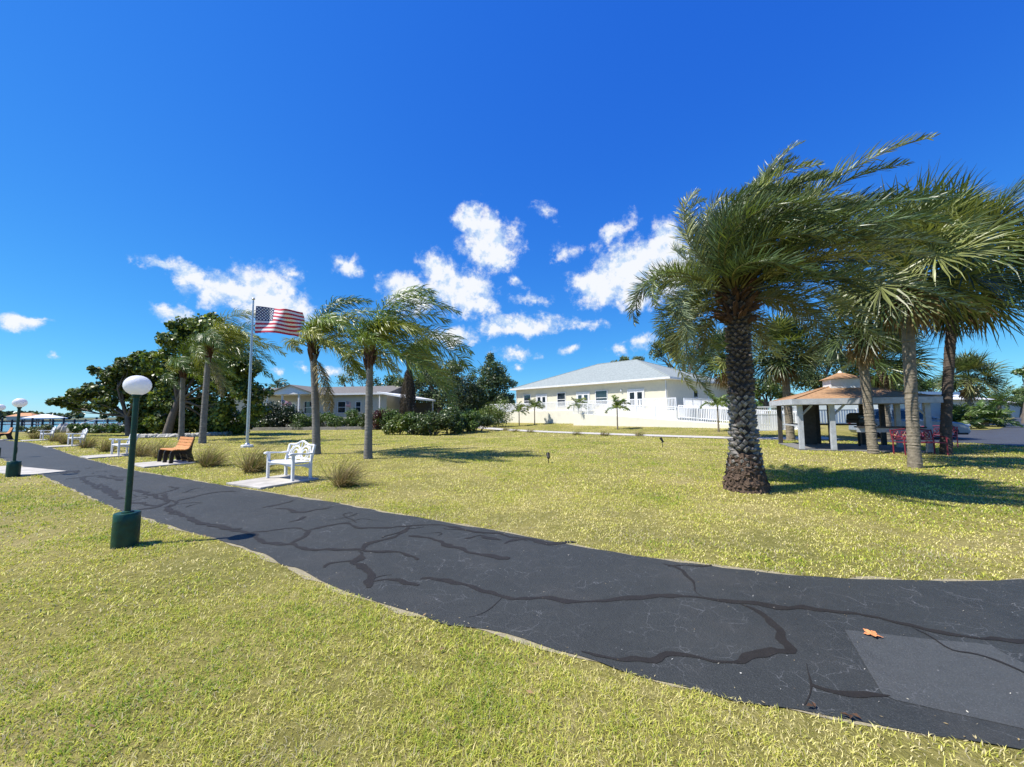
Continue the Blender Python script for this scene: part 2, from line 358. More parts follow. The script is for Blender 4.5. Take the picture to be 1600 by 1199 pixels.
# ================================================================== PATH
near_px = [(0,716),(40,731),(70,745),(130,773),(200,803),(270,824),(345,845),(400,864),(450,885),(530,921),(590,943),(640,960),(750,987),(820,1004),(900,1025),(970,1049),(1050,1070),(1150,1091),(1250,1112),(1400,1143),(1500,1157),(1600,1168)]
far_px = [(0,688),(46,692),(83,701),(110,711),(147,721),(183,730),(215,737),(300,751),(372,763),(430,772),(520,786),(600,801),(660,811),(720,821),(780,832),(850,845),(920,859),(990,869),(1060,879),(1130,888),(1200,896),(1300,906),(1400,909),(1500,909),(1600,908)]
near = [Vector((-52, 33, 0)), Vector((-33, 23, 0))] + [P(*p) for p in near_px] + [Vector((3.4, 1.62, 0)), Vector((6, 1.2, 0)), Vector((12, .9, 0)), Vector((40, .6, 0))]
far = [Vector((-52, 36.5, 0)), Vector((-44, 32, 0))] + [P(*p) for p in far_px] + [Vector((5.6, 3.57, 0)), Vector((8, 3.45, 0)), Vector((12, 3.3, 0)), Vector((40, 3.0, 0))]
def resample(pl, step):
    pl = np.array([[p[0], p[1]] for p in pl]); out = [pl[0]]
    for a, b in zip(pl[:-1], pl[1:]):
        n = max(1, int(np.linalg.norm(b - a) / step)); out += [a + (b - a) * k / n for k in range(1, n + 1)]
    return np.array(out)
def smoothl(pl, it=2, k=.25):
    pl = pl.copy()
    for _ in range(it): pl[1:-1] = pl[1:-1] * (1 - 2 * k) + k * (pl[:-2] + pl[2:])
    return pl
rngp = np.random.default_rng(5)
nl = smoothl(resample(near, .12), 5); fl = smoothl(resample(far, .12), 5)
def ragged(pl, amp):
    t = np.gradient(pl, axis=0); nrm = unit(np.stack([-t[:, 1], t[:, 0]], 1)); j = smoothl(rngp.normal(size=(len(pl), 1)), 1)
    return pl + nrm * j * amp
def pathpoly(a, b): return np.concatenate([a, b[::-1]])
PATHPOLY = pathpoly(nl, fl)
def shifted(pl, d):
    t = np.gradient(pl, axis=0); nrm = unit(np.stack([-t[:, 1], t[:, 0]], 1)); return pl + nrm * d
GRASSPOLY = pathpoly(shifted(nl, -.015), shifted(fl, .02))
def inpoly(x, y, poly):
    r = np.zeros(len(x), bool); px, py = poly[:, 0], poly[:, 1]; j = len(poly) - 1
    for i in range(len(poly)):
        if py[i] != py[j]:
            c = ((py[i] > y) != (py[j] > y)) & (x < (px[j] - px[i]) * (y - py[i]) / (py[j] - py[i]) + px[i]); r ^= c
        j = i
    return r
def polysheet(poly, z, name, m, parent=None):
    from mathutils.geometry import tessellate_polygon
    vs = [(p[0], p[1], z) for p in poly]; tr = tessellate_polygon([[Vector(v) for v in vs]])
    fs = []
    for a, b, c in tr:
        va, vb, vc = (np.array(vs[i][:2]) for i in (a, b, c))
        fs.append((a, b, c) if np.cross(vb - va, vc - va) > 0 else (a, c, b))
    return npmesh(name, vs, [fs], m, parent)
def asphaltmat(name, base, crack=.5, agg=.4, var=.2):
    m = bpy.data.materials.new(name); m.use_nodes = True; t = m.node_tree; b = t.nodes['Principled BSDF']; b.inputs['Roughness'].default_value = .62; b.inputs['Specular IOR Level'].default_value = .35
    g = t.nodes.new('ShaderNodeNewGeometry')
    def noi(sc, de, ro=.6, vec=None):
        n = t.nodes.new('ShaderNodeTexNoise'); n.inputs['Scale'].default_value = sc; n.inputs['Detail'].default_value = de; n.inputs['Roughness'].default_value = ro
        t.links.new(vec or g.outputs['Position'], n.inputs['Vector']); return n
    def mr(s, a, bb, c, d):
        n = t.nodes.new('ShaderNodeMapRange'); t.links.new(s, n.inputs[0])
        for k, v in enumerate((a, bb, c, d)): n.inputs[k + 1].default_value = v
        return n.outputs[0]
    def mixc(f, a, bcol, typ='MIX'):
        n = t.nodes.new('ShaderNodeMixRGB'); n.blend_type = typ
        t.links.new(f, n.inputs[0])
        for k, x in ((1, a), (2, bcol)):
            if isinstance(x, tuple): n.inputs[k].default_value = (*x, 1)
            else: t.links.new(x, n.inputs[k])
        return n.outputs[0]
    base = np.array(base); lo = tuple(base * (1 - var)); hi = tuple(base * (1 + var))
    c = mixc(mr(noi(1.1, 6).outputs[0], .3, .7, 0, 1), lo, hi)
    c = mixc(mr(noi(14, 6, .7).outputs[0], .35, .7, 0, .5), c, tuple(base * 1.45))
    c = mixc(mr(noi(110, 3, .7).outputs[0], .55, .72, 0, agg), c, (.15, .155, .16))
    c = mixc(mr(noi(90, 3, .7).outputs[0], .36, .26, 0, .8), c, tuple(base * .4))
    # hairline cracks: warped voronoi borders, broken up by noise
    w = noi(3, 4); va = t.nodes.new('ShaderNodeVectorMath'); va.operation = 'MULTIPLY_ADD'; t.links.new(w.outputs['Color'], va.inputs[0]); va.inputs[1].default_value = (.35, .35, 0); t.links.new(g.outputs['Position'], va.inputs[2])
    vo = t.nodes.new('ShaderNodeTexVoronoi'); vo.feature = 'DISTANCE_TO_EDGE'; vo.inputs['Scale'].default_value = 5.5; t.links.new(va.outputs[0], vo.inputs['Vector'])
    line = mr(vo.outputs['Distance'], .0, .013, 1, 0); gate = mr(noi(2.3, 4).outputs[0], .44, .60, 0, crack * 1.3)
    mu = t.nodes.new('ShaderNodeMath'); mu.operation = 'MULTIPLY'; t.links.new(line, mu.inputs[0]); t.links.new(gate, mu.inputs[1])
    c = mixc(mu.outputs[0], c, (.18, .185, .19))
    # dusty grey-brown wear in broad drifts
    c = mixc(mr(noi(.8, 5, .7).outputs[0], .5, .75, 0, .35), c, (.075, .07, .062))
    # pale crumbs
    vs = t.nodes.new('ShaderNodeTexVoronoi'); vs.inputs['Scale'].default_value = 9; t.links.new(g.outputs['Position'], vs.inputs['Vector'])
    c = mixc(mr(vs.outputs['Distance'], .028, .05, .5, 0), c, (.4, .4, .38))
    t.links.new(c, b.inputs['Base Color'])
    bp = t.nodes.new('ShaderNodeBump'); bp.inputs['Strength'].default_value = .7; bp.inputs['Distance'].default_value = .012
    t.links.new(noi(75, 4, .75).outputs[0], bp.inputs['Height']); t.links.new(bp.outputs[0], b.inputs['Normal'])
    return m
M['asphalt'] = asphaltmat('asphalt', (.0262, .0288, .0272)); M['patch'] = asphaltmat('patched_asphalt', (.051, .0545, .0535), .2, .75, .15)
M['tar'] = mat('tar_sealant', (.021, .0185, .0155), .6, .18, 9, .2, 60, spec=.25)
M['road'] = asphaltmat('road_asphalt', (.05, .053, .058), .2, .2)
struct(polysheet(pathpoly(ragged(nl, .03), ragged(fl, .03)), .008, 'path', M['asphalt']))
# sandy worn edge each side of the path
def edge(pl, w0, w1):
    t = np.gradient(pl, axis=0); nrm = unit(np.stack([-t[:, 1], t[:, 0]], 1)); a = ragged(pl + nrm * w0, .02); b = ragged(pl + nrm * w1, .04)
    n = len(pl); vs = np.concatenate([np.c_[a, np.full(n, .004)], np.c_[b, np.full(n, .004)]]); i = np.arange(n - 1)
    return vs, np.stack([i, i + 1, n + i + 1, n + i], 1)
for pl, a, b in ((nl, .12, -.025), (fl, -.12, .045)):
    vs, fs = edge(pl, a, b); struct(npmesh('path_edge', vs, [fs if b > 0 else fs[:, ::-1]], M['dirtsand']))
c4 = lambda *p: [(200 + x / 2.286, 780 + y / 2.286) for x, y in p]
c5 = lambda *p: [(900 + x / 2.286, 820 + y / 2.286) for x, y in p]
c8 = lambda *p: [(100 + x / 3.747, 560 + y / 3.747) for x, y in p]
SEAL = [(c4((1060,280),(1130,300),(1250,325),(1340,345),(1380,362),(1600,365)) + c5((100,270),(200,265),(300,260),(400,252),(470,262),(640,290),(800,300),(960,320),(1080,338),(1200,375),(1320,395),(1450,400),(1600,415),(1700,425)), .075),
 (c5((325,140),(370,160),(410,195),(430,225),(420,253)), .05), (c5((330,138),(400,148),(490,155)), .05),
 (c5((650,295),(690,350),(730,400),(765,430),(765,460),(700,465),(640,450),(570,480),(500,510),(430,490),(350,458),(300,465),(270,490),(180,495),(100,470),(20,455)), .075),
 (c5((840,578),(900,595),(1000,615),(1100,630),(1140,632)), .06), (c4((1340,345),(1330,365),(1310,380),(1290,400),(1250,420),(1215,424)), .012),
 (c5((820,500),(828,540),(845,575),(838,620),(828,655)), .010),
 (c4((130,30),(150,45),(230,75),(330,100),(450,130),(490,160),(590,165),(650,180),(700,188),(820,182),(880,195),(960,198),(1050,212)), .09),
 (c4((440,125),(520,112),(600,105),(640,118),(625,140),(600,160)), .07), (c4((640,112),(720,95),(790,90),(830,105),(920,103),(1020,98),(1100,92),(1150,100),(1220,115),(1280,120)), .085),
 (c4((1020,98),(980,120),(900,150),(820,182)), .075), (c4((850,190),(820,215),(800,235),(830,260),(870,285),(850,300),(840,322)), .11),
 (c4((680,245),(720,225),(760,230),(800,237)), .08), (c4((870,285),(950,295),(1020,320)), .10), (c4((865,288),(910,285),(942,274)), .05),
 (c4((1000,135),(1110,145),(1130,170),(1220,195),(1360,218)), .09), (c4((1225,148),(1260,130),(1320,152)), .10), (c4((1340,150),(1430,145),(1500,165),(1600,155)), .09),
 (c4((480,32),(540,20),(600,5)), .09), (c4((520,35),(560,36),(620,48),(680,40),(740,30)), .09), (c4((570,85),(610,78),(640,65)), .08),
 (c8((0,710),(100,700),(180,750),(250,790),(340,830)), .12), (c8((180,740),(230,765),(330,790)), .12), (c8((430,770),(500,800),(540,810),(590,850),(520,875),(430,890)), .12),
 (c8((545,800),(620,780),(680,760),(620,753)), .10), (c8((650,838),(740,820),(860,790),(1010,780)), .10), (c8((400,840),(470,860),(520,870)), .11),
 (c8((100,695),(200,690),(330,720)), .12), (c8((250,690),(350,700),(450,690)), .10), (c8((0,680),(40,660),(80,672)), .2), (c8((560,800),(640,840),(660,858),(600,868),(610,890),(700,925),(780,960),(900,985),(1010,1010)), .09),
 (c8((660,855),(740,850),(830,845)), .05), (c4((1150,100),(1230,118),(1330,128),(1440,146)), .06)]
rgc = np.random.default_rng(31)   # thin wandering open cracks between the sealed seams
for _ in range(95):
    yv = rgc.uniform(2.0, 12); k_ = rgc.uniform(.08, .92); i_ = rgc.integers(len(nl)); c_ = nl[i_] * k_ + fl[min(int(i_ * len(fl) / len(nl)), len(fl) - 1)] * (1 - k_)
    if c_[1] > 13 or c_[0] > 6: continue
    a_ = rgc.uniform(0, 6.28); pts_ = [c_]
    for _s in range(rgc.integers(4, 13)):
        a_ += rgc.normal() * .55; pts_.append(pts_[-1] + np.array((math.cos(a_), math.sin(a_))) * rgc.uniform(.05, .13))
    pts_ = np.array(pts_)
    if inpoly(pts_[:, 0], pts_[:, 1], PATHPOLY[::3]).all(): SEAL.append((pts_, .014 + .014 * rgc.random()))
tv = []; tf = []; SEALN = 0
for pl, w in SEAL:
    q = smoothl(resample(pl if isinstance(pl, np.ndarray) else [P(*p) for p in pl], .04), 4 if not isinstance(pl, np.ndarray) else 1); n = len(q)
    if n < 3: continue
    t = np.gradient(q, axis=0); nrm = unit(np.stack([-t[:, 1], t[:, 0]], 1)); wob = smoothl(rngp.normal(size=(n, 1)), 2) * .55 + smoothl(rngp.normal(size=(n, 1)), 12) * .4
    ww = w * .36 * np.clip(1 + wob, .35, 2) * np.minimum(1, .5 + np.minimum(np.arange(n), np.arange(n)[::-1])[:, None] / 6)
    q = q + nrm * (smoothl(rngp.normal(size=(n, 1)), 2) * .016 + smoothl(rngp.normal(size=(n, 1)), 14) * .07) * (1 if w > .03 else .15)
    jit = smoothl(rngp.normal(size=(n, 1)), 1) * w * .16
    k = len(tv); zi = .0103 + .00006 * SEALN; SEALN += 1; zk = 0
    for a, b in zip(q + nrm * (ww + jit), q - nrm * (ww - jit)):
        zk += 1; z = zi + .00001 * zk; tv += [(a[0], a[1], z), (b[0], b[1], z)]
    tf += [(k + 2 * i, k + 2 * i + 1, k + 2 * i + 3, k + 2 * i + 2) for i in range(n - 1)]
to = MB().add(tv, tf).build('tar_seams', M['tar']); struct(to, 'stuff'); to['label'] = 'irregular dark tar seams sealing the cracks of the asphalt path'
pp = [P(*p) for p in c5((960,380),(1120,398),(1300,418),(1430,428),(1480,436),(1540,470),(1600,500))] + [Vector((3.9, 2.5, 0)), Vector((3.9, 1.9, 0)), P(1600, 1142), P(*c5((1140,632))[0]), P(*c5((1095,610))[0]), P(*c5((1030,500))[0])]
struct(polysheet(np.array([[p.x, p.y] for p in pp]), .0098, 'asphalt_patch', M['patch']))

# ================================================================== SIDEWALK, ROAD
def ribbon(pts, w, z, name, m):
    q = smoothl(resample(pts, .8), 2); t = np.gradient(q, axis=0); nrm = unit(np.stack([-t[:, 1], t[:, 0]], 1)); a = q + nrm * w / 2; b = q - nrm * w / 2; n = len(q)
    va = np.c_[a, gz(a[:, 0], a[:, 1]) + z]; vb = np.c_[b, gz(b[:, 0], b[:, 1]) + z]; i = np.arange(n - 1)
    return struct(npmesh(name, np.concatenate([va, vb]), [np.stack([i, n + i, n + i + 1, i + 1], 1)], m))
SIDE = [P(712, 664), P(760, 669.5), P(800, 672.5), P(860, 675.5), P(930, 678), P(1000, 680.5), P(1080, 683), P(1150, 685), P(1205, 686), P(1300, 686)]
ribbon(SIDE, 2.0, .03, 'sidewalk', M['sidewalk'])
RP = [P(1270, 682), P(1330, 689), P(1430, 693), P(1520, 692.5), P(1600, 698), Vector((60, 22, 0)), Vector((200, 20, 0)), Vector((420, 150, 0)), Vector((440, 260, 0)), Vector((140, 108, 0)), P(1588, 652), P(1580, 656), P(1560, 661), P(1525, 663), P(1480, 666), P(1420, 667), P(1330, 668), P(1270, 671)]
RPOLY = np.array([[p.x, p.y] for p in RP]); struct(polysheet(RPOLY, .012, 'road', M['road']))
def ellipse_sheet(px, name, z):
    pts = [P(*p) for p in px]; pl = np.array([[p.x, p.y] for p in pts])
    struct(polysheet(pl, z, name, M['lawn']))
ellipse_sheet([(1500,671.5),(1540,672.5),(1562,670.5),(1569,668),(1560,665.5),(1530,664.5),(1500,665.5)], 'grass_island', .03)
# bench pads
def pad(bpos, rz, x0, x1, y0, y1):
    return struct(MB().b2((x0, y0, 0), (x1, y1, .05)).build('concrete_pad', M['concrete'], bevel=.01, loc=bpos, rz=rz))

# ================================================================== LAWN GRASS (stuff)
def patch_noise(x, y):
    v = 0
    for k, (fx, fy, ph) in enumerate([(1.3, .7, 0), (-.6, 1.7, 2), (2.9, 1.1, 4), (-1.9, 3.3, 1), (.31, .27, 3), (4.1, -3.7, 5)]):
        v = v + np.sin(fx * x + fy * y + ph + 1.3 * np.sin(.7 * fy * x - .9 * fx * y + k)) * (1, .9, .7, .6, 1.2, .5)[k]
    return v / 4.9
def make_grass():
    rg = np.random.default_rng(11); Vs = []; Fs = []; Cs = []; base = 0
    for r0, r1, den, hh, ww in ((1.15, 2.6, 15000, .021, .0034), (2.6, 4.5, 7500, .022, .0046), (4.5, 8, 2600, .026, .0075), (8, 14, 800, .032, .012), (14, 26, 230, .038, .021), (26, 52, 60, .042, .040)):
        A = rad(118) / 2 * (r1 ** 2 - r0 ** 2); n = int(A * den)
        r = np.sqrt(rg.uniform(r0 ** 2, r1 ** 2, n)); a = rg.uniform(-rad(59), rad(59), n); x = r * np.sin(a); y = r * np.cos(a)
        keep = ~inpoly(x, y, GRASSPOLY[::3]) & ~inpoly(x, y, RPOLY)
        for (cx, cy, rz, x0, x1, y0, y1) in PADS:
            lx = (x - cx) * math.cos(rz) + (y - cy) * math.sin(rz); ly = -(x - cx) * math.sin(rz) + (y - cy) * math.cos(rz)
            keep &= ~((lx > x0) & (lx < x1) & (ly > y0) & (ly < y1))
        pn = patch_noise(x, y); dry = patch_noise(x * 2.1 + 7, y * 2.1 - 3)
        fin0 = patch_noise(x * 9 + 3, y * 9 - 5); keep &= rg.random(n) < np.clip(.8 + .5 * pn + .75 * fin0 - .4 * (dry > .4), .12, 1)
        x, y, pn, dry = x[keep], y[keep], pn[keep], dry[keep]; n = len(x)
        z = gz(x, y); h = hh * .82 * (.5 + 1.0 * rg.random(n)) * np.clip(1 + .25 * pn + .45 * patch_noise(x * 9 + 3, y * 9 - 5), .3, 2); az = rg.uniform(0, 2 * math.pi, n); lean = rg.uniform(.3, 2.1, n); fine = patch_noise(x * 9 + 3, y * 9 - 5)
        w = ww * (.6 + .7 * rg.random(n)); fa = az + math.pi / 2 + rg.normal(size=n) * .5
        wx, wy = np.cos(fa) * w / 2, np.sin(fa) * w / 2
        dx, dy = np.cos(az) * h * lean, np.sin(az) * h * lean
        P0 = np.stack([x, y, z], 1); off = np.stack([wx, wy, 0 * wx], 1)
        mid = P0 + np.stack([dx * .35, dy * .35, h * .62], 1); tip = P0 + np.stack([dx, dy, h * (1.05 - .25 * np.minimum(lean, 1.3))], 1)
        v = np.stack([P0 - off, P0 + off, mid + off * .8, mid - off * .8, tip], 1).reshape(-1, 3)
        i = base + np.arange(n) * 5; Fs.append(('q', np.stack([i, i + 1, i + 2, i + 3], 1))); Fs.append(('t', np.stack([i + 3, i + 2, i + 4], 1))); base += 5 * n
        tt = np.clip(.40 + .16 * sstep(-.6, -2.6, x + .0 * y) * (y < 9) + .12 * sstep(3.5, 6, x) - .06 * (np.abs(x) < 2.5) + .6 * pn + .2 * patch_noise(x * .33 + 2, y * .33) + .3 * fine + .24 * rg.normal(size=n), 0, 1)[:, None]
        straw = np.array((.80, .69, .34)); yel = np.array((.54, .53, .08)); grn = np.array((.17, .28, .022))
        c = np.where(tt > .5, yel + (grn - yel) * (tt - .5) * 2, straw + (yel - straw) * tt * 2)
        c = c * (.8 + .4 * rg.random((n, 1))); dead = rg.random(n) < .10 + .4 * sstep(.1, .5, dry); c[dead] = np.array((.46, .40, .24)) * (.7 + .6 * rg.random((dead.sum(), 1)))
        Vs.append(v); Cs.append(np.repeat(c, 5, 0))
    o = npmesh('lawn_grass', np.concatenate(Vs), [np.concatenate([f for k, f in Fs if k == 'q']), np.concatenate([f for k, f in Fs if k == 't'])], M['blade'], None, np.concatenate(Cs))
    struct(o, 'stuff'); o['label'] = 'short yellow green and straw lawn grass on both sides of the path'
PADS = []

# ================================================================== LAMPS
def make_lamp():
    t = thing('street_lamp', 'nearest green lamp post with white globe standing on the grass before the path', 'street lamp', (0, 0, 0), 0, 'green globe lamps along the path')
    rg = random.Random(3); n = 40; prof = [(.128, -.05), (.131, .1), (.129, .3), (.128, .395), (.12, .405)]
    b = MB().lathe(prof, n).build('base', M['green'], t, True)
    MB().lathe([(.031, .40), (.031, 1.0), (.03, 1.86)], 20).build('pole', M['green'], t, True)
    MB().lathe([(.034, 1.835), (.045, 1.85), (.046, 1.875), (.04, 1.885)], 20).build('collar', M['green'], t, True)
    MB().b2((-.018, -.036, .62), (.018, -.028, .78)).build('access_plate', M['green'], t, bevel=.003)
    fl_ = MB().lathe([(.062, .40), (.062, .418), (.034, .424)], 16).build('flange', M['green'], t, True)
    R = .138; pr = [(R * math.sin(a), 1.995 - R * .93 * math.cos(a)) for a in [rad(22 + k * (158 - 2) / 20) for k in range(21)]]
    go = MB().lathe(pr, 32).build('globe', M['globe'], t, True); ca = go.data.color_attributes.new('Col', 'FLOAT_COLOR', 'POINT'); ca.data.foreach_set('color', np.tile(np.array((.9, .9, .92, 1), np.float32), len(go.data.vertices)))
    return t
lamp = make_lamp(); p = P(195, 853); lamp.location = p
lamp.rotation_euler = (0, rad(.6), .7)
dup(lamp, 'farther green lamp post with white globe beside a concrete slab', P(20, 745), 2.0)
dup(lamp, 'lamp post cut by the left edge of the photo, only its globe showing', Vector((-1.312 * 15.6, 15.6, 0)), 1.0)
sl = P(-30, 741); struct(MB().b2((-2.2, -.42, 0), (1.55, .42, .035)).build('concrete_pad', M['concrete'], loc=(P(20,739).x - .1, P(20, 739).y + .25, 0), rz=rad(-22)))

# ================================================================== BENCHES
def make_white_bench():
    t = thing('garden_bench', '', 'bench', (0, 0, 0), 0, 'white garden benches on pads along the path'); m = M['white']
    w = .50
    seat = MB(); seat.prism([(-.26, .40), (-.24, .425), (-.1, .432), (.12, .418), (.24, .412), (.24, .39), (-.26, .38)], -w, w); seat.build('seat', m, t, bevel=.006)
    ap = MB(); arch = [(-.46, .38), (.46, .38)] + [(.46 - .92 * k / 12, .33 - .02 + .05 * math.sin(math.pi * k / 12)) for k in range(13)]
    ap.prism([(x, z) for x, z in arch], -.235, -.21, 'y'); ap.build('apron', m, t)
    for s in (-1, 1):
        MB().prism([(-.265, 0), (-.205, 0), (-.20, .62), (-.265, .62)], s * (w - .005) - .03, s * (w - .005) + .03).build('leg', m, t, bevel=.008)
        MB().prism([(.19, 0), (.25, 0), (.25, .42), (.34, .80), (.29, .81), (.19, .42)], s * (w - .005) - .03, s * (w - .005) + .03).build('leg', m, t, bevel=.008)
        a = MB(); a.prism([(.26, .625), (.1, .615), (-.1, .635), (-.27, .65), (-.33, .64), (-.345, .61), (-.32, .585), (-.27, .6), (-.1, .6), (.1, .58), (.26, .585)], s * (w - .005) - .042, s * (w - .005) + .042); a.build('armrest', m, t, bevel=.008)
        br = MB(); br.prism([(-.2, .36), (.2, .36), (.2, .24)] + [(.2 - .4 * k / 8, .24 + .1 * math.sin(math.pi / 2 * k / 8)) for k in range(9)], s * (w - .01) - .012, s * (w - .01) + .012); br.build('bracket', m, t)
    # back: frame with humped top rail and looping fretwork, leaning back
    def bp(x, z): return (x, .225 + (z - .42) * .25, z)
    back = MB(); top = [(-.47 + .94 * k / 24, .775 + .02 * abs(math.cos(math.pi * k / 24)) ** 3 + .105 * math.exp(-((k - 12) / 5.0) ** 2)) for k in range(25)]
    back.tube([bp(x, z) for x, z in top], .026, 8); back.tube([bp(-.47, .46), bp(.47, .46)], .022, 8)
    fret = back
    def arc(cx, cz, rx, rz_, a0, a1, r=.015): fret.tube([bp(cx + rx * math.cos(rad(a0 + (a1 - a0) * k / 14)), cz + rz_ * math.sin(rad(a0 + (a1 - a0) * k / 14))) for k in range(15)], r, 6)
    for s in (-1, 1):
        arc(s * .18, .58, .17, .17, 0, 360); arc(s * .18, .575, .10, .10, 0, 360); arc(s * .2, .47, .25, .30, 0, 180)
        fret.tube([bp(s * .0, .46), bp(s * .13, .83)], .014, 6); fret.tube([bp(s * .45, .48), bp(s * .34, .78)], .014, 6)
    fret.tube([bp(0, .46), bp(0, .86)], .014, 6); arc(0, .46, .12, .1, 0, 180)
    back.build('backrest', m, t, True)
    return t
wb = make_white_bench()
BROT = math.atan2(-.47, .88)
c = (P(419, 750) + P(459, 755) + P(484, 751) + P(446, 746)) / 4; wb.location = (c.x, c.y, .05); wb.rotation_euler.z = BROT
wb['label'] = 'nearest white garden bench, fretwork back facing us, between two grass clumps'
PADS.append((c.x, c.y, BROT, -.72, .66, -1.05, .34)); pad((c.x, c.y, 0), BROT, -.72, .66, -1.05, .34)
for (u, v, r, lab) in ((192, 712, -.585, 'white garden bench seen side on just behind the lamp pole'), (119, 697, -.585, 'white garden bench in the middle of the far left row'), (73, 688, -.585, 'farthest small white garden bench of the row along the path')):
    q = P(u, v); dup(wb, lab, (q.x, q.y, .05), r); PADS.append((q.x, q.y, r, -.7, .7, -1.1, .34)); pad((q.x, q.y, 0), r, -.7, .7, -1.1, .34)
def make_slat_bench():
    t = thing('slat_bench', '', 'bench', (0, 0, 0), 0, 'orange slatted benches by the path')
    prof = [(-.27, .42), (-.16, .435), (-.05, .425), (.06, .415), (.16, .44), (.215, .53), (.245, .63), (.275, .73), (.30, .82)]
    for k in range(len(prof) - 1):
        (y0, z0), (y1, z1) = prof[k], prof[k + 1]; a = math.atan2(z1 - z0, y1 - y0); l = math.hypot(y1 - y0, z1 - z0) - .012
        MB().box(((0), (y0 + y1) / 2, (z0 + z1) / 2), (1.16, l, .034), rx=a).build('slat', M['orange'], t, bevel=.006)
    side = [(-.27, .40), (-.30, .34), (-.32, 0), (-.22, 0), (-.19, .26), (.0, .33), (.12, .27), (.2, .0), (.36, 0), (.33, .12), (.27, .3), (.28, .5), (.345, .83), (.315, .85), (.24, .62), (.19, .50), (.13, .415), (.05, .392), (-.16, .412)]
    for x in (-.56, -.05, .50): MB().prism(side, x - .035, x + .035).build('side_frame', M['brownblk'], t, bevel=.006)
    return t
sb = make_slat_bench(); c = (P(249.5, 725) + P(268, 728) + P(297.5, 723) + P(279, 720)) / 4; r = math.atan2(-.54, .85)
sb.location = (c.x, c.y, .05); sb.rotation_euler.z = r; sb['label'] = 'orange slatted bench with dark brown side frames right of the lamp pole'
PADS.append((c.x, c.y, r, -.8, .8, -1.0, .3)); pad((c.x, c.y, 0), r, -.8, .8, -1.0, .3)
q = P(6, 688); dup(sb, 'orange slatted bench at the left edge of the photo', (q.x, q.y, .05), r); PADS.append((q.x, q.y, r, -.9, .9, -1.1, .4)); pad((q.x, q.y, 0), r, -.9, .9, -1.1, .4)
make_grass()
def litter():
    rg = np.random.default_rng(77); lv = Leaves()
    def put(x, y, z, s, cols):
        n = len(x); a = rg.uniform(0, 6.28, n); s = s * (.5 + rg.random(n)); d = np.stack([np.cos(a), np.sin(a), rg.normal(size=n) * .25], 1) * s[:, None]; e = np.stack([-np.sin(a), np.cos(a), rg.normal(size=n) * .3], 1) * (s * rg.uniform(.15, .5, n))[:, None]; p = np.stack([x, y, z + s * .25], 1)
        lv.add(np.stack([p - d, p - e, p + d, p + e], 1), pal(rg, n, cols, .3))
    for pl, sg in ((nl, -1), (fl, 1)):
        i = rg.integers(60, len(pl) - 60, 1500); o = pl[i] + rg.normal(size=(1500, 2)) * .05; put(o[:, 0], o[:, 1], np.full(1500, .012), .008, [(.45, .38, .2), (.3, .22, .1), (.5, .45, .3), (.25, .2, .12)])
    n = 2600; x = rg.uniform(-9, 9, n); y = rg.uniform(1, 10, n); k = inpoly(x, y, PATHPOLY[::3]); put(x[k], y[k], np.full(k.sum(), .013), .006, [(.4, .36, .25), (.28, .2, .11), (.55, .53, .48)])
    n = 420; x = rg.uniform(-9, 9, n); y = rg.uniform(1.2, 11, n); k = ~inpoly(x, y, PATHPOLY[::3]); put(x[k], y[k], np.full(k.sum(), .02), .018, [(.3, .2, .09), (.42, .3, .15), (.2, .13, .07)])
    o = struct(lv.build('leaf_litter', M['dry']), 'stuff'); o['label'] = 'tiny dry clippings and bits of leaf strewn on path and lawn'
litter()

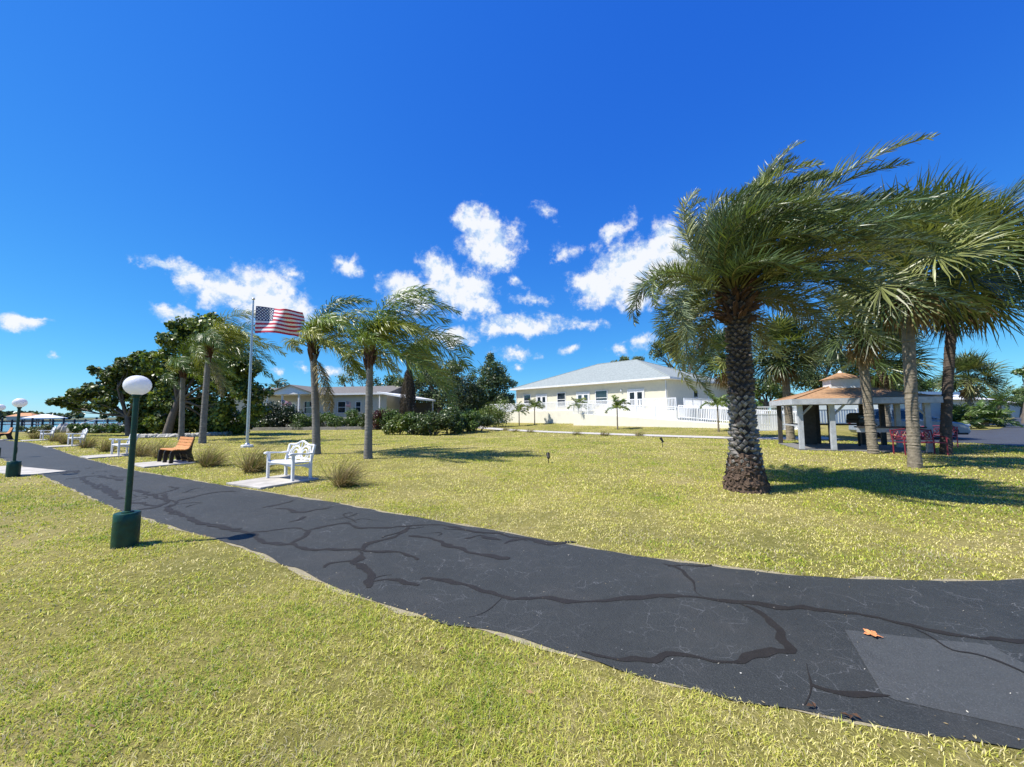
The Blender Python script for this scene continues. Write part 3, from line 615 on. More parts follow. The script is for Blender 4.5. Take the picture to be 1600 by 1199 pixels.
# ================================================================== FLAGPOLE AND FLAG
fp = P(386, 699); Dp = fp.y; s_ = 1 / 51.0 * 1.6
t = thing('flagpole', 'tall slim aluminium flagpole standing on the lawn beside the left palms', 'flagpole', fp)
PH = 7.55
MB().lathe([(.075, 0), (.07, 2), (.055, 5), (.035, PH)], 16).build('pole', M['alu'], t, True)
MB().lathe([(.28, -.03), (.28, .10), (.26, .12)], 8).build('base', M['white'], t)
MB().lathe([(.13, .12), (.12, .16), (.08, .2)], 12).build('flange', M['alu'], t, True)
MB().lathe([(.0, PH - .0), (.06, PH + .04), (.075, PH + .09), (.05, PH + .14), (0.002, PH + .16)], 12).build('finial', M['alu'], t, True)
MB().tube([(.10, -.03, .9), (.085, -.03, 4), (.06, -.03, PH - .05)], .006, 5).build('halyard', M['white'], t)
def flag(L_, H_, name, label, loc, rz, group=None, droop=.1, wave=.16):
    nx, ny_ = 78, 52; rg = np.random.default_rng(2); uu, vv = np.meshgrid(np.linspace(0, 1, nx + 1), np.linspace(0, 1, ny_ + 1), indexing='ij')
    x = uu * L_ * .94 + .03 * L_ * np.sin(vv * 3) * uu; y = wave * L_ * uu ** .8 * np.sin(7.5 * uu + 2.2 * vv - .5) * .6 + .05 * L_ * np.sin(15 * uu - 4 * vv) * uu
    z = -vv * H_ * (1 - .16 * uu) - droop * H_ * uu ** 1.4 + .05 * H_ * np.sin(6 * uu + 1) * uu
    tipc = np.clip((uu - .8) / .2, 0, 1) * np.clip((vv - .75) / .25, 0, 1); z = z - tipc * .14 * H_; x = x + tipc * .03 * L_
    V = np.stack([x, y, z], -1).reshape(-1, 3); ids = np.arange((nx + 1) * (ny_ + 1)).reshape(nx + 1, ny_ + 1)
    f = np.stack([ids[:-1, :-1], ids[1:, :-1], ids[1:, 1:], ids[:-1, 1:]], -1)
    # stripes, canton by whole cells: 52 rows = 13 stripes of 4; canton 40% x 28 rows
    I, J = np.meshgrid(np.arange(nx), np.arange(ny_), indexing='ij'); stripe = (J // 4) % 2
    cant = (I < 31) & (J < 28); mi = np.where(cant, 2, stripe)
    me_o = npmesh(name, V, [f.reshape(-1, 4)], None, None, None, True)
    me = me_o.data
    for nm, c_ in (('flag_red', (.5, .035, .07)), ('flag_white', (.78, .76, .76)), ('flag_blue', (.03, .045, .13))):
        m_ = mat(nm, c_, .75, .06, 10, .05); me.materials.append(m_)
    me.polygons.foreach_set('material_index', mi.reshape(-1).astype(np.int32)); me.update()
    sol = me_o.modifiers.new('cloth', 'SOLIDIFY'); sol.thickness = .004
    # stars: 50 on the canton surface, both sides
    st = MB(); ci = 31 / nx; cj = 28 / ny_
    def surf(a, b):
        i = min(int(a * nx), nx - 1); j = min(int(b * ny_), ny_ - 1); fa, fb = a * nx - i, b * ny_ - j
        g = lambda p_, q_: Vector(V[ids[p_, q_]])
        pt = g(i, j) * (1 - fa) * (1 - fb) + g(i + 1, j) * fa * (1 - fb) + g(i, j + 1) * (1 - fa) * fb + g(i + 1, j + 1) * fa * fb
        e1 = (g(i + 1, j) - g(i, j)).normalized(); e2 = (g(i, j) - g(i, j + 1)).normalized(); return pt, e1, e2, e1.cross(e2).normalized()
    for rw in range(9):
        for k in range(6 if rw % 2 == 0 else 5):
            a = ci * ((1 if rw % 2 == 0 else 2) + 2 * k) / 12; b = cj * (rw + 1) / 10; pt, e1, e2, nn = surf(a, b)
            for sd in (1, -1):
                pts = []
                for q_ in range(10):
                    rr = H_ * .040 * (1 if q_ % 2 == 0 else .42); an = rad(90 + 36 * q_ * sd)
                    pts.append(pt + e1 * rr * math.cos(an) + e2 * rr * math.sin(an) + nn * sd * .007)
                st.add(pts, [tuple(range(10))] )
    st.build('stars', me.materials[1], me_o)
    me_o.location = loc; me_o.rotation_euler.z = rz
    return tag(me_o, label, 'flag', group)
flag(2.3, 1.42, 'american_flag', 'large red, white and blue striped flag blowing from the tall flagpole', (fp.x + .16, fp.y - .02, 7.25), rad(8), droop=.17, wave=.27)

# ================================================================== PALMS
WIND = np.array((1.0, .22, 0.0)) / math.hypot(1, .22)
def arc_pts(p0, d0, L_, n, wind, grav, rng, sway=.0):
    d = unit(np.array(d0, float)); p = np.array(p0, float); ds = L_ / n; pts = [p.copy()]; ts = [d.copy()]
    sw = rng.normal(size=3) * sway
    for k in range(n):
        s = (k + 1) / n; d = unit(d + (WIND * wind + np.array((0, 0, -grav)) + sw) * ds * (.35 + 1.3 * s) / max(L_ * .3, .3)); p = p + d * ds; pts.append(p.copy()); ts.append(d.copy())
    return np.array(pts), np.array(ts)
def feather(lv, p0, az, el, L_, rng, wind=.3, grav=.25, n_leaf=70, leaf=.45, w=.025, cols=GREEN_M, rachis=(.16, .17, .05), lift=.25, start=.1, lw=.35, lg=.3, plum=.25, jit=.2, rw=.018, alpha=(35, 62)):
    """one pinnate frond: a bent rachis and two rows of folded, wind-swept leaflets"""
    d0 = (math.cos(el) * math.cos(az), math.cos(el) * math.sin(az), math.sin(el))
    ns = 22; pts, ts = arc_pts(p0, d0, L_, ns, wind, grav, rng, .03)
    s = np.linspace(start, 1, n_leaf) ** .92; f = s * ns; i = np.minimum(f.astype(int), ns - 1); fr = (f - i)[:, None]
    pp = pts[i] * (1 - fr) + pts[i + 1] * fr; T = unit(ts[i] * (1 - fr) + ts[i + 1] * fr)
    up = np.array((0, 0, 1.0)); S = unit(np.cross(T, up) + 1e-4); Nn = np.cross(S, T)
    tw = rng.normal() * .35
    S, Nn = S * math.cos(tw) + Nn * math.sin(tw), Nn * math.cos(tw) - S * math.sin(tw)
    c = pal(rng, 1, cols, .15)[0]
    for sg in (-1, 1):
        n = n_leaf; al = np.radians(alpha[1] + (alpha[0] - alpha[1]) * s + rng.normal(size=n) * 7)[:, None]
        le = leaf * np.clip(np.sin(np.pi * (.12 + .83 * s)) ** .75, .2, 1) * (.85 + .3 * rng.random(n)); le = le[:, None]
        d = unit(S * sg * np.sin(al) + T * np.cos(al) + Nn * (lift + plum * rng.normal(size=n))[:, None])
        d2 = unit(d + WIND * lw + np.array((0, 0, -lg)) + rng.normal(size=(n, 3)) * .08)
        d3 = unit(d2 + WIND * lw * .8 + np.array((0, 0, -lg * .9)))
        wv = unit(np.cross(d, np.cross(T, d) + Nn * .8 * sg * rng.normal(size=n)[:, None])); wv = unit(T - (T * d).sum(1, keepdims=True) * d + Nn * rng.normal(size=(n, 1)) * .5)
        a = pp; b = a + d * le * .4; e = b + d2 * le * .35; g = e + d3 * le * .25; ww = w * (.75 + .5 * rng.random((n, 1)))
        q1 = np.stack([a - wv * ww * .3, a + wv * ww * .3, b + wv * ww * .5, b - wv * ww * .5], 1); q2 = np.stack([b - wv * ww * .5, b + wv * ww * .5, e + wv * ww * .38, e - wv * ww * .38], 1)
        q3 = np.stack([e - wv * ww * .38, e + wv * ww * .38, g + wv * ww * .05, g - wv * ww * .05], 1)
        cc = np.clip(c * (1 - jit + 2 * jit * rng.random((n, 1))), 0, 1)
        for q in (q1, q2, q3): lv.add(q, cc)
    # rachis as two crossed tapering strips
    r = np.linspace(rw, rw * .2, ns + 1)[:, None]; S2 = unit(np.cross(ts, up) + 1e-4); N2 = np.cross(S2, ts)
    for ax in (S2, N2):
        a = pts - ax * r; b = pts + ax * r; lv.add(np.stack([a[:-1], b[:-1], b[1:], a[1:]], 1), np.array(rachis))
def fan(lv, p0, az, el, rng, pet=.8, R=.95, seg=34, wind=.25, grav=.12, cols=GREEN_M, w=.05, droop=.14, spread=128):
    """one costapalmate fan: petiole, then segments radiating and drooping at the tips"""
    d0 = (math.cos(el) * math.cos(az), math.cos(el) * math.sin(az), math.sin(el))
    pts, ts = arc_pts(p0, d0, pet, 8, wind, grav, rng, .03); c = pal(rng, 1, cols, .2)[0]
    up = np.array((0, 0, 1.0)); T = ts[-1]; S = unit(np.cross(T, up) + 1e-4); Nn = np.cross(S, T)
    tw = rng.normal() * .4; S, Nn = S * math.cos(tw) + Nn * math.sin(tw), Nn * math.cos(tw) - S * math.sin(tw)
    r = np.linspace(.022, .014, 9)[:, None]; S2 = unit(np.cross(ts, up) + 1e-4)
    for ax in (S2, np.cross(S2, ts)): lv.add(np.stack([(pts - ax * r)[:-1], (pts + ax * r)[:-1], (pts + ax * r)[1:], (pts - ax * r)[1:]], 1), np.clip(c * 1.3, 0, 1))
    an = np.radians(np.linspace(-spread, spread, seg) + rng.normal(size=seg) * 2); le = (R * (1 - .33 * np.abs(an) / 2.2) * (.9 + .2 * rng.random(seg)))[:, None]
    ca, sa = np.cos(an)[:, None], np.sin(an)[:, None]; fold = (np.arange(seg) % 2 * 2 - 1)[:, None] * .12
    d = unit(T * ca + S * sa + Nn * (.30 * np.abs(sa) + fold)); a = pts[-1] + T * (.18 * R * np.clip(ca, 0, 1))
    d2 = unit(d + WIND * wind * 1.2 + np.array((0, 0, -droop)) + rng.normal(size=(seg, 3)) * .09); d3 = unit(d2 + WIND * wind * 1.2 + np.array((0, 0, -droop * 1.6)) + rng.normal(size=(seg, 3)) * .16)
    b = a + d * le * .5; e = b + d2 * le * .32; g = e + d3 * le * .28; wv = unit(-T * sa + S * ca + Nn * .35 * rng.normal(size=(seg, 1)))
    for (x, y, w0, w1) in ((a, b, .3, 1), (b, e, 1, .5), (e, g, .5, .06)):
        lv.add(np.stack([x - wv * w * w0 * .5, x + wv * w * w0 * .5, y + wv * w * w1 * .5, y - wv * w * w1 * .5], 1), np.clip(c * (.8 + .4 * rng.random((seg, 1))), 0, 1))
def ringed_trunk(pts, radii, rng, ring=.09, amp=.05, n=16):
    """tube resampled to fine rings with uneven leaf-scar bulges"""
    pts = np.array([list(p) for p in pts], float); radii = np.array(radii, float); seg = np.linalg.norm(np.diff(pts, axis=0), axis=1); s = np.concatenate([[0], np.cumsum(seg)]); m = max(8, int(s[-1] / ring * 3))
    t = np.linspace(0, s[-1], m); q = np.stack([np.interp(t, s, pts[:, k]) for k in range(3)], 1); q[1:-1] = (q[:-2] + q[1:-1] * 2 + q[2:]) / 4; r = np.interp(t, s, radii) * (1 + amp * (np.arange(m) % 3 == 0) + amp * .5 * rng.normal(size=m))
    b = MB(); b.tube(q, list(r), n)
    v = np.array(b.v); v[:, :2] += rng.normal(size=(len(v), 2)) * radii.mean() * amp * .5; b.v = [tuple(x) for x in v]; return b

# ---- the big feather palm
def big_palm():
    base = P(1166, 766); rng = np.random.default_rng(21)
    t = thing('date_palm', 'tall feather palm with scaly grey trunk and wind-swept fronds, nearest palm', 'palm tree', base)
    H = 4.15
    def rad_at(z): return float(np.interp(z, [0, .15, .45, .75, 1.0, 1.6, 3.2, 4.2], [.33, .31, .27, .23, .208, .2, .193, .185]))
    core = MB(); zs = np.linspace(-.05, H, 40); core.tube([(.0, 0, z) for z in zs], [rad_at(z) * .9 for z in zs], 20); tr = core.build('trunk', M['scaledark'], t, True)
    sc = MB(); sd = MB(); k = 0; z = .42
    while z < H - .1:
        for j in range(11):
            a = 2 * math.pi * (j + .5 * (k % 2)) / 11 + rng.normal() * .07; r = rad_at(z) * .86; zz = z + rng.normal() * .02
            if rng.random() < .06: continue
            w = 2 * math.pi * rad_at(z) / 11 * (.40 + .12 * rng.random()); h = .088 * (.8 + .4 * rng.random()) * (1 - .25 * (z > 2.4)); o = .06 + .03 * rng.random() + (.02 if z < 1.2 else 0)
            ra = Vector((math.cos(a), math.sin(a), 0)); ta = Vector((-math.sin(a), math.cos(a), 0)); up = Vector((0, 0, 1))
            c = ra * r + up * zz
            vs = [c - up * h * .9, c + ta * w - up * h * .1, c + up * h * .55 + ra * .01, c - ta * w - up * h * .1]
            tip = [c - up * h * .35 + ra * o, c + ta * w * .62 + ra * o * .95 + up * h * .02, c + up * h * .38 + ra * (o * 1.25), c - ta * w * .62 + ra * o * .95 + up * h * .02]
            (sc if z < 1.95 else sd).add(vs + tip, [(4, 5, 6, 7), (0, 1, 5, 4), (1, 2, 6, 5), (2, 3, 7, 6), (3, 0, 4, 7)])
        z += .082; k += 1
    sc.build('leaf_scars', M['scale'], tr); sd.build('upper_leaf_scars', M['scalebrown'], tr)
    rt = MB()   # skirt of roots: rough mound of overlapping clods
    for _ in range(620):
        a = rng.uniform(0, 2 * math.pi); z = rng.uniform(0, .72) ** 1.0; r = float(np.interp(z, [0, .2, .4, .72], [.39, .36, .31, .245])) * (.93 + .1 * rng.random()); s = .035 + .05 * rng.random()
        rt.box((math.cos(a) * r, math.sin(a) * r, z + .01), (s, s * 1.3, s * 1.1), rz=a + rng.normal() * .4, rx=rng.normal() * .5, ry=rng.normal() * .5, taper=.5)
    rt.lathe([(.42, -.05), (.39, .06), (.35, .25), (.29, .5), (.23, .74)], 26); rt.build('root_mass', M['soil'], tr)
    bo = MB()   # brown boots and stubs under the crown
    for _ in range(110):
        a = rng.uniform(0, 2 * math.pi); z = rng.uniform(3.45, 4.35); r0 = .2; el = rng.uniform(.2, 1.0); d = Vector((math.cos(a) * math.cos(el), math.sin(a) * math.cos(el), math.sin(el))); p0 = Vector((math.cos(a) * r0, math.sin(a) * r0, z)); l = rng.uniform(.16, .36)
        bo.tube([p0, p0 + d * l * .6, p0 + d * l + Vector((0, 0, -.03))], [.05, .04, .012], 5, flat=.5)
    bo.build('frond_stubs', M['boots'], t)
    lv = Leaves(); cols = [(.07, .105, .03), (.17, .21, .06), (.34, .35, .15), (.07, .11, .045), (.18, .22, .12)]  # dark and bright frond tones put self-shadow contrast into the leaf colour
    for k in range(135):
        u = k / 135; el = rad(float(np.interp(u, [0, .2, .5, .8, 1], [86, 70, 42, 14, -8]))) + rng.normal() * .13; az = k * 2.39996 + rng.normal() * .15
        tow = (math.cos(az) * WIND[0] + math.sin(az) * WIND[1])   # downwind fronds stream, upwind ones curl back
        L_ = (3.4 + .16 * rng.normal()) * (1.0 - .2 * max(tow, 0)) * (.78 if tow < -.3 else 1)
        if u > .72 and math.sin(az) < -.55: el += .45
        feather(lv, (.14 * math.cos(az), .14 * math.sin(az), 4.05 + .3 * (1 - u)), az, el, L_, rng, wind=.27 + .18 * u + .38 * max(-tow, 0), grav=.13 + .17 * u + (.16 if tow < -.3 else 0), n_leaf=104, leaf=.40, w=.0185, jit=.55, cols=cols, rachis=(.2, .19, .08), lift=.42, lw=.22, lg=.08, plum=.36, start=.12, rw=.018, alpha=(28, 56))
    for k in range(7):   # hanging fronds at the bottom of the crown
        az = rad(-35) + k * rad(220) / 7 + rng.normal() * .12; feather(lv, (.14 * math.cos(az), .14 * math.sin(az), 3.95), az, rad(0), 1.7, rng, wind=.12, grav=.55, n_leaf=60, leaf=.34, w=.02, cols=[(.07, .10, .03), (.14, .13, .06)], rachis=(.22, .17, .09), lift=.3, lw=.1, lg=.25)
    lv.build('crown', M['palm'], t)
big_palm()

# ---- queen palms bent by the wind
def queen(u, v, H, lean, label, r=.17, nf=16, L_=2.9, seed=1, dead=0, leaf=.85, scale=1.0, group='queen palms on the lawn', dep=None, cols=None, wind=.42):
    base = P(u, v) if dep is None else at_depth(u, dep); rng = np.random.default_rng(seed)
    t = thing('queen_palm', label, 'palm tree', base, 0, group)
    pts = [(lean[0] * s ** 1.4 * H, lean[1] * s * H, -.05 + s * H) for s in np.linspace(0, 1, 12)]
    rr = [r * float(np.interp(s, [0, .06, .2, .8, 1], [1.25, 1.1, 1, .9, .8])) for s in np.linspace(0, 1, 12)]
    ringed_trunk(pts, rr, rng, .1, .035).build('trunk', M['palegrey'], t, True)
    top = np.array(pts[-1]); b = MB()
    for k in range(26):
        a = rng.uniform(0, 6.28); z = rng.uniform(-.35, .35); d = Vector((math.cos(a) * .35, math.sin(a) * .35, 1)).normalized(); p0 = Vector(top) + Vector((math.cos(a) * r * .55, math.sin(a) * r * .55, z)); b.tube([p0, p0 + d * .3, p0 + d * .5], [.05, .045, .015], 5, flat=.5)
    b.build('frond_bases', M['boots'], t)
    lv = Leaves(); cols = cols or [(.08, .14, .02), (.17, .235, .035), (.31, .32, .06), (.10, .15, .035)]
    for k in range(nf):
        u_ = k / nf; el = rad(float(np.interp(u_, [0, .3, .7, 1], [80, 60, 35, 8]))) + rng.normal() * .08; az = k * 2.39996 + rng.normal() * .15
        tow = math.cos(az) * WIND[0] + math.sin(az) * WIND[1]
        feather(lv, top + np.array((0, 0, .25)), az, el, L_ * (.85 + .25 * rng.random()) * (1 - .5 * max(-tow, 0)), rng, wind=wind + .9 * max(-tow, 0), grav=.42 + .3 * u_, n_leaf=88, leaf=leaf * (.65 if tow < -.2 else 1), w=.03, cols=cols, lift=.1, lw=.40, lg=.55, plum=.4, jit=.4, start=.16, rw=.024)
    lv.build('crown', M['palm'], t)
    if dead:
        lv = Leaves()
        for k in range(dead):
            az = rng.normal() * .5 if dead < 8 else rng.uniform(0, 6.28); feather(lv, top + np.array((0, 0, -.05)), az, rad(-48 if dead < 8 else -72), 2.5 if dead < 8 else 4.4, rng, wind=.06 if dead < 8 else .01, grav=.75, n_leaf=56, leaf=.45 if dead < 8 else .42, w=.028, cols=[(.26, .21, .11), (.33, .28, .16), (.18, .15, .07)] if dead < 8 else [(.065, .055, .045), (.11, .09, .07), (.045, .038, .03)], rachis=(.3, .24, .14), lift=0, lw=.12, lg=.4)
        lv.build('dead_fronds', M['dry'], t)
    return t
queen(494, 710, 4.15, (-.07, .02), 'wind-bent queen palm right of the flagpole with a dead frond hanging beside its trunk', .15, 19, 3.9, 5, 3, .75)
queen(575, 717, 3.55, (.0, .0), 'queen palm with straight pale trunk right of the flagpole, nearest of the three there', .135, 19, 4.0, 8, 0)
tq = queen(642, 680, 6.0, (-.04, 0), 'queen palm with a thick shaggy skirt of dead fronds standing in the shrubs', .22, 20, 3.4, 9, 26, .85, dep=33.5)
queen(283, 688, 4.2, (-.03, 0), 'slimmer pale palm left of the flagpole against the dark sea grape', .155, 16, 3.7, 12, 0, .8)
queen(316, 693, 5.1, (.02, 0), 'taller thick trunk palm between the flagpole and its slimmer neighbour', .165, 18, 4.0, 14, 1, .85)

# ---- fan palms
def sabal(base, H, lean, label, r=.21, nf=46, seed=1, pet=.85, R=1.0, trunk='sabal', skirt=5, boots=0, wind=.08, seg=34, cols=None, group='cabbage fan palms', w=.05):
    rng = np.random.default_rng(seed); t = thing('cabbage_palm', label, 'palm tree', base, 0, group)
    pts = [(lean[0] * s ** 1.2, lean[1] * s, -.05 + s * H) for s in np.linspace(0, 1, 12)]
    ringed_trunk(pts, [r * float(np.interp(s, [0, .08, .3, .85, 1], [1.15, 1.04, .98, 1.0, .95])) for s in np.linspace(0, 1, 12)], rng, .085, .05).build('trunk', M[trunk], t, True)
    top = np.array(pts[-1])
    b = MB()
    for k in range(30 + boots):
        a = rng.uniform(0, 6.28); z = -rng.uniform(0, .5 + .02 * boots); el = rng.uniform(.5, 1.1); d = Vector((math.cos(a) * math.cos(el), math.sin(a) * math.cos(el), math.sin(el))); p0 = Vector(top) + Vector((math.cos(a) * r * .8, math.sin(a) * r * .8, z)); b.tube([p0, p0 + d * .25, p0 + d * .42], [.04, .034, .02], 5, flat=.5)
    b.build('old_leaf_bases', M['boots'], t)
    lv = Leaves(); cols = cols or [(.022, .045, .013), (.055, .09, .02), (.11, .15, .032), (.22, .24, .075)]  # wide tones imitate shaded undersides and bright edges of the fans
    for k in range(nf):
        u = k / nf; el = rad(float(np.interp(u, [0, .2, .5, .8, 1], [86, 64, 34, 0, -34 if R < 1.4 else -50]))) + rng.normal() * .12; az = k * 2.39996 + rng.normal() * .15
        fan(lv, top + np.array((0, 0, .15)), az, el, rng, pet * (.8 + .4 * rng.random()), R * (.85 + .3 * rng.random()), seg, wind, .12 + .15 * u, cols, w)
    lv.build('crown', M['palm'], t)
    if skirt:
        lv = Leaves()
        for k in range(skirt):
            az = rng.uniform(0, 6.28); fan(lv, top + np.array((0, 0, -.1)), az, rad(-55), rng, pet * .7, R * .8, 26, .05, .5, [(.20, .14, .07), (.28, .21, .11), (.13, .09, .05)], w, .7, 100)
        lv.build('dead_fans', M['dry'], t)
    return t
sabal(P(1430, 731), 5.6, (.2, .0), 'fan palm with rough grey trunk standing in front of the red bench', .135, 56, 31, 1.15, 1.15, boots=40, seg=36)
sabal(P(1365, 709), 4.8, (.0, .2), 'fan palm with smooth grey trunk right in front of the pavilion', .15, 44, 32, .85, 1.0)
sabal(P(1478, 710), 6.9, (1.25, .2), 'dark trunked fan palm with the largest crown, leaning right beside the red bench', .145, 95, 33, 1.65, 1.5, 'darktrunk', 8, wind=.06, w=.055, seg=40)
sabal(at_depth(1233, 21.5), 4.9, (.0, .2), 'fan palm rising behind the left end of the pavilion roof', .19, 60, 34, 1.05, 1.15, skirt=7, w=.06)
sabal(at_depth(1384, 21.5), 4.3, (.0, .1), 'fan palm with low wide crown behind the middle of the pavilion roof', .2, 50, 35, 1.15, 1.2, skirt=8, w=.06)
sabal(at_depth(1160, 23), 4.6, (-.9, .2), 'fan palm mostly hidden behind the trunk of the big feather palm', .17, 40, 36, 1.0, 1.05, skirt=4, w=.06)
sabal(at_depth(1512, 39), 4.6, (.4, .0), 'lone fan palm with round crown on the grass beyond the parking road', .2, 70, 37, 1.4, 1.3, skirt=3, w=.09, seg=24, cols=[(.06, .085, .02), (.10, .125, .035), (.17, .175, .06)])
# ---- bushy feather palms far right, and young palms by the pale building
def clump_palm(base, label, nf, L_, seed, stem=.3, group=None, cols=None, leaf=.4, w=.03, n_leaf=40, trunk_r=.15, el=(80, 10), wind=.15):
    rng = np.random.default_rng(seed); t = thing('feather_palm', label, 'palm tree', base, 0, group)
    ringed_trunk([(0, 0, -.05), (0, 0, stem * .5), (0, 0, stem)], [trunk_r, trunk_r * .9, trunk_r * .8], rng, .08, .05, 10).build('trunk', M['sabal'], t, True)
    lv = Leaves()
    for k in range(nf):
        u = k / nf; e = rad(el[0] + (el[1] - el[0]) * u) + rng.normal() * .1; az = k * 2.39996
        feather(lv, (0, 0, stem), az, e, L_ * (.8 + .3 * rng.random()), rng, wind=wind, grav=.35, n_leaf=n_leaf, leaf=leaf, w=w, cols=cols or GREEN_M, lift=.2, lw=.15, lg=.25)
    lv.build('crown', M['palm'], t); return t
YP = [(765, 662.5, 2.6, 'little yellow green palm at the hedge end left of the pale building', 41), (811, 660.5, 2.6, 'leftmost of the young palms standing before the pale building', 42), (835.5, 664, 3.2, 'young palm with drooping dead frond, second from the left before the pale building', 43),
      (904.5, 664.5, 3.1, 'young full-headed palm before the middle of the pale building', 44), (965, 671.5, 2.9, 'young palm before the double door of the pale building', 45), (1123, 675.5, 3.0, 'young bright green palm beside the ramp and the big scaly trunk', 46)]
for (u, v, h, lab, sd) in YP:
    clump_palm(at_depth(811, 45.5) if u == 811 else G(u, v), lab, 11, 1.25, sd, h * .66, 'young palms before the pale building', [(.12, .17, .03), (.19, .24, .04), (.09, .14, .025)], .45, .055, 26, .065, (75, -5), .3)
for (dep, u, lab, nf, L_, sd, st) in ((33, 1490, 'dark bushy feather palm just right of the parked grey car', 26, 2.2, 51, .4), (36, 1538, 'bushy feather palm right of the lone fan palm trunk', 26, 2.2, 52, .4), (58, 1562, 'tall spreading feather palm near the white cars', 40, 4.2, 53, 2.2), (40, 1524, 'low bushy feather palm behind the lone fan palm', 20, 2.4, 54, .3)):
    clump_palm(at_depth(u, dep), lab, nf, L_, sd, st, 'bushy feather palms across the parking road', GREEN_M, .6, .07, 34, .25, (80, 5))
clump_palm(at_depth(432, 66), 'small distant palm head showing over the left house roof', 14, 2.2, 55, 6.6, None, GREEN_D, .6, .08, 26, .15, (60, -20), .4)

# ================================================================== TUSSOCK GRASSES
def tussock(p, label, n, h, seed, group, wspread=.25, bw=.006):
    rng = np.random.default_rng(seed); lv = Leaves(); k = n
    a = rng.uniform(0, 6.28, k); r = wspread * np.sqrt(rng.random(k)) * .6; b = np.stack([np.cos(a) * r, np.sin(a) * r, -.02 + 0 * a], 1)
    el = np.radians(np.clip(80 - 55 * rng.random(k) ** 1.3, 12, 90)); az = a + rng.normal(size=k) * .7
    d = np.stack([np.cos(az) * np.cos(el), np.sin(az) * np.cos(el), np.sin(el)], 1); L_ = (h * (.55 + .6 * rng.random(k)))[:, None]; pts = [b]; ns = 5
    for s in range(ns):
        d = unit(d + WIND * .14 + np.array((0, 0, -.10)) * (s + .5) * .6 + rng.normal(size=(k, 3)) * .04); pts.append(pts[-1] + d * L_ / ns)
    wv = unit(np.stack([-np.sin(az), np.cos(az), 0 * az], 1) + rng.normal(size=(k, 3)) * .4); w = np.linspace(1, .15, ns + 1) * bw
    t = rng.random((k, 1)); low = b[:, :1] * 0 + 1
    c = np.where(t < .3, np.array((.13, .17, .03)), np.where(t < .75, np.array((.27, .21, .10)), np.array((.38, .30, .17)))) * (.75 + .5 * rng.random((k, 1)))
    for s in range(ns): lv.add(np.stack([pts[s] - wv * w[s], pts[s] + wv * w[s], pts[s + 1] + wv * w[s + 1], pts[s + 1] - wv * w[s + 1]], 1), c)
    # fresh green shoots at the windward foot
    return tag(lv.build('ornamental_grass', M['dry'], None, p), label, 'ornamental grass', group)
TG = 'ornamental grass clumps along the benches'
for (u, v, h, n, lab) in ((536, 760, .78, 620, 'nearest tan ornamental grass clump right of the fretwork bench'), (396, 738, .92, 620, 'tall tan grass clump left of the fretwork bench'), (328, 729, .85, 560, 'tan grass clump right of the orange slatted bench'),
      (252, 716, .85, 460, 'grass clump just left of the orange slatted bench'), (222, 713, .85, 400, 'grass clump right of the lamp pole beside the white bench'), (166, 706, .8, 360, 'grass clump just left of the white bench behind the lamp pole'),
      (135, 700, .9, 320, 'grass clump right of the middle white bench in the far left row'), (103, 694, .9, 320, 'grass clump left of the middle white bench in the far left row'), (86, 690, .9, 300, 'grass clump right of the farthest small white bench'), (55, 686, .9, 300, 'grass clump left of the farthest small white bench')):
    p = P(u, v); tussock(p, lab, n, h, int(u), TG, .3 if u < 500 else .24, .004 + .0002 * p.y)
for (u, v, lab) in ((790, 673, 'low dry tuft at the left end of the far sidewalk'), (804, 675, 'low dry tuft, second from the left on the far sidewalk edge'), (828, 676, 'wide low dry tuft on the far sidewalk edge under a young palm'), (900, 680, 'broad dry tuft on the sidewalk edge below the middle young palm'), (944, 681, 'dry tuft on the sidewalk edge below the double door'), (999, 681.5, 'rightmost dry tuft on the far sidewalk edge')):
    tussock(G(u, v), lab, 150, .5, int(u), 'dry tufts along the far sidewalk', .4, .011)

# ================================================================== BROADLEAF TREES AND SHRUBS
def limb_tree(name, label, base, blobs, n, leaf, seed, cols, group=None, trunk_r=.25, fork=.35, sub=4, squash=.85, shell=.55, tree_m='bark', cat='tree', tops=7, up=.35, roundness=.45):
    """base world point; blobs (x,y,z,r) relative to base"""
    rng = np.random.default_rng(seed); t = thing(name, label, cat, base, 0, group)
    bb = np.array(blobs, float); cen = bb[:, :3].mean(0); ff = np.array((cen[0] * .25, cen[1] * .25, bb[:, 2].max() * fork))
    tb = MB(); tb.tube([(0, 0, -.1), tuple(ff * .5 + rng.normal(size=3) * .08 * trunk_r), tuple(ff)], [trunk_r * 1.25, trunk_r, trunk_r * .8], 10)
    for b in sorted(blobs, key=lambda q: -q[3])[:tops + 6]:
        e = np.array(b[:3]); m1 = ff + (e - ff) * .5 + rng.normal(size=3) * .3 * np.linalg.norm(e - ff) * .25
        tb.tube([tuple(ff * .95), tuple(ff + (m1 - ff) * .5 + rng.normal(size=3) * .05), tuple(m1), tuple(e)], [trunk_r * .55, trunk_r * .42, trunk_r * .3, trunk_r * .1], 6)
        for _ in range(3):
            o = e + rng.normal(size=3) * b[3] * .6; tb.tube([tuple(m1), tuple((m1 + o) / 2 + rng.normal(size=3) * .15), tuple(o)], [trunk_r * .2, trunk_r * .13, trunk_r * .05], 5)
    tb.build('trunk', M[tree_m], t, True)
    lv = Leaves(); leafcloud(lv, subblobs(blobs, sub, rng), n, leaf, rng, cols, shell, squash, up, roundness); lv.build('crown', M['leaf'], t); return t
def pxblobs(base, lst, dep):
    """lumps given by column, row, depth offset and pixel radius -> metres round base"""
    o = []
    for (u, v, dd, r) in lst:
        q = Q(u, v, dep + dd); o.append((q.x - base.x, q.y - base.y, q.z - base.z, r * (dep + dd) / F))
    return o
SG = [(.036, .064, .015), (.064, .109, .020), (.128, .179, .032), (.243, .282, .045)]
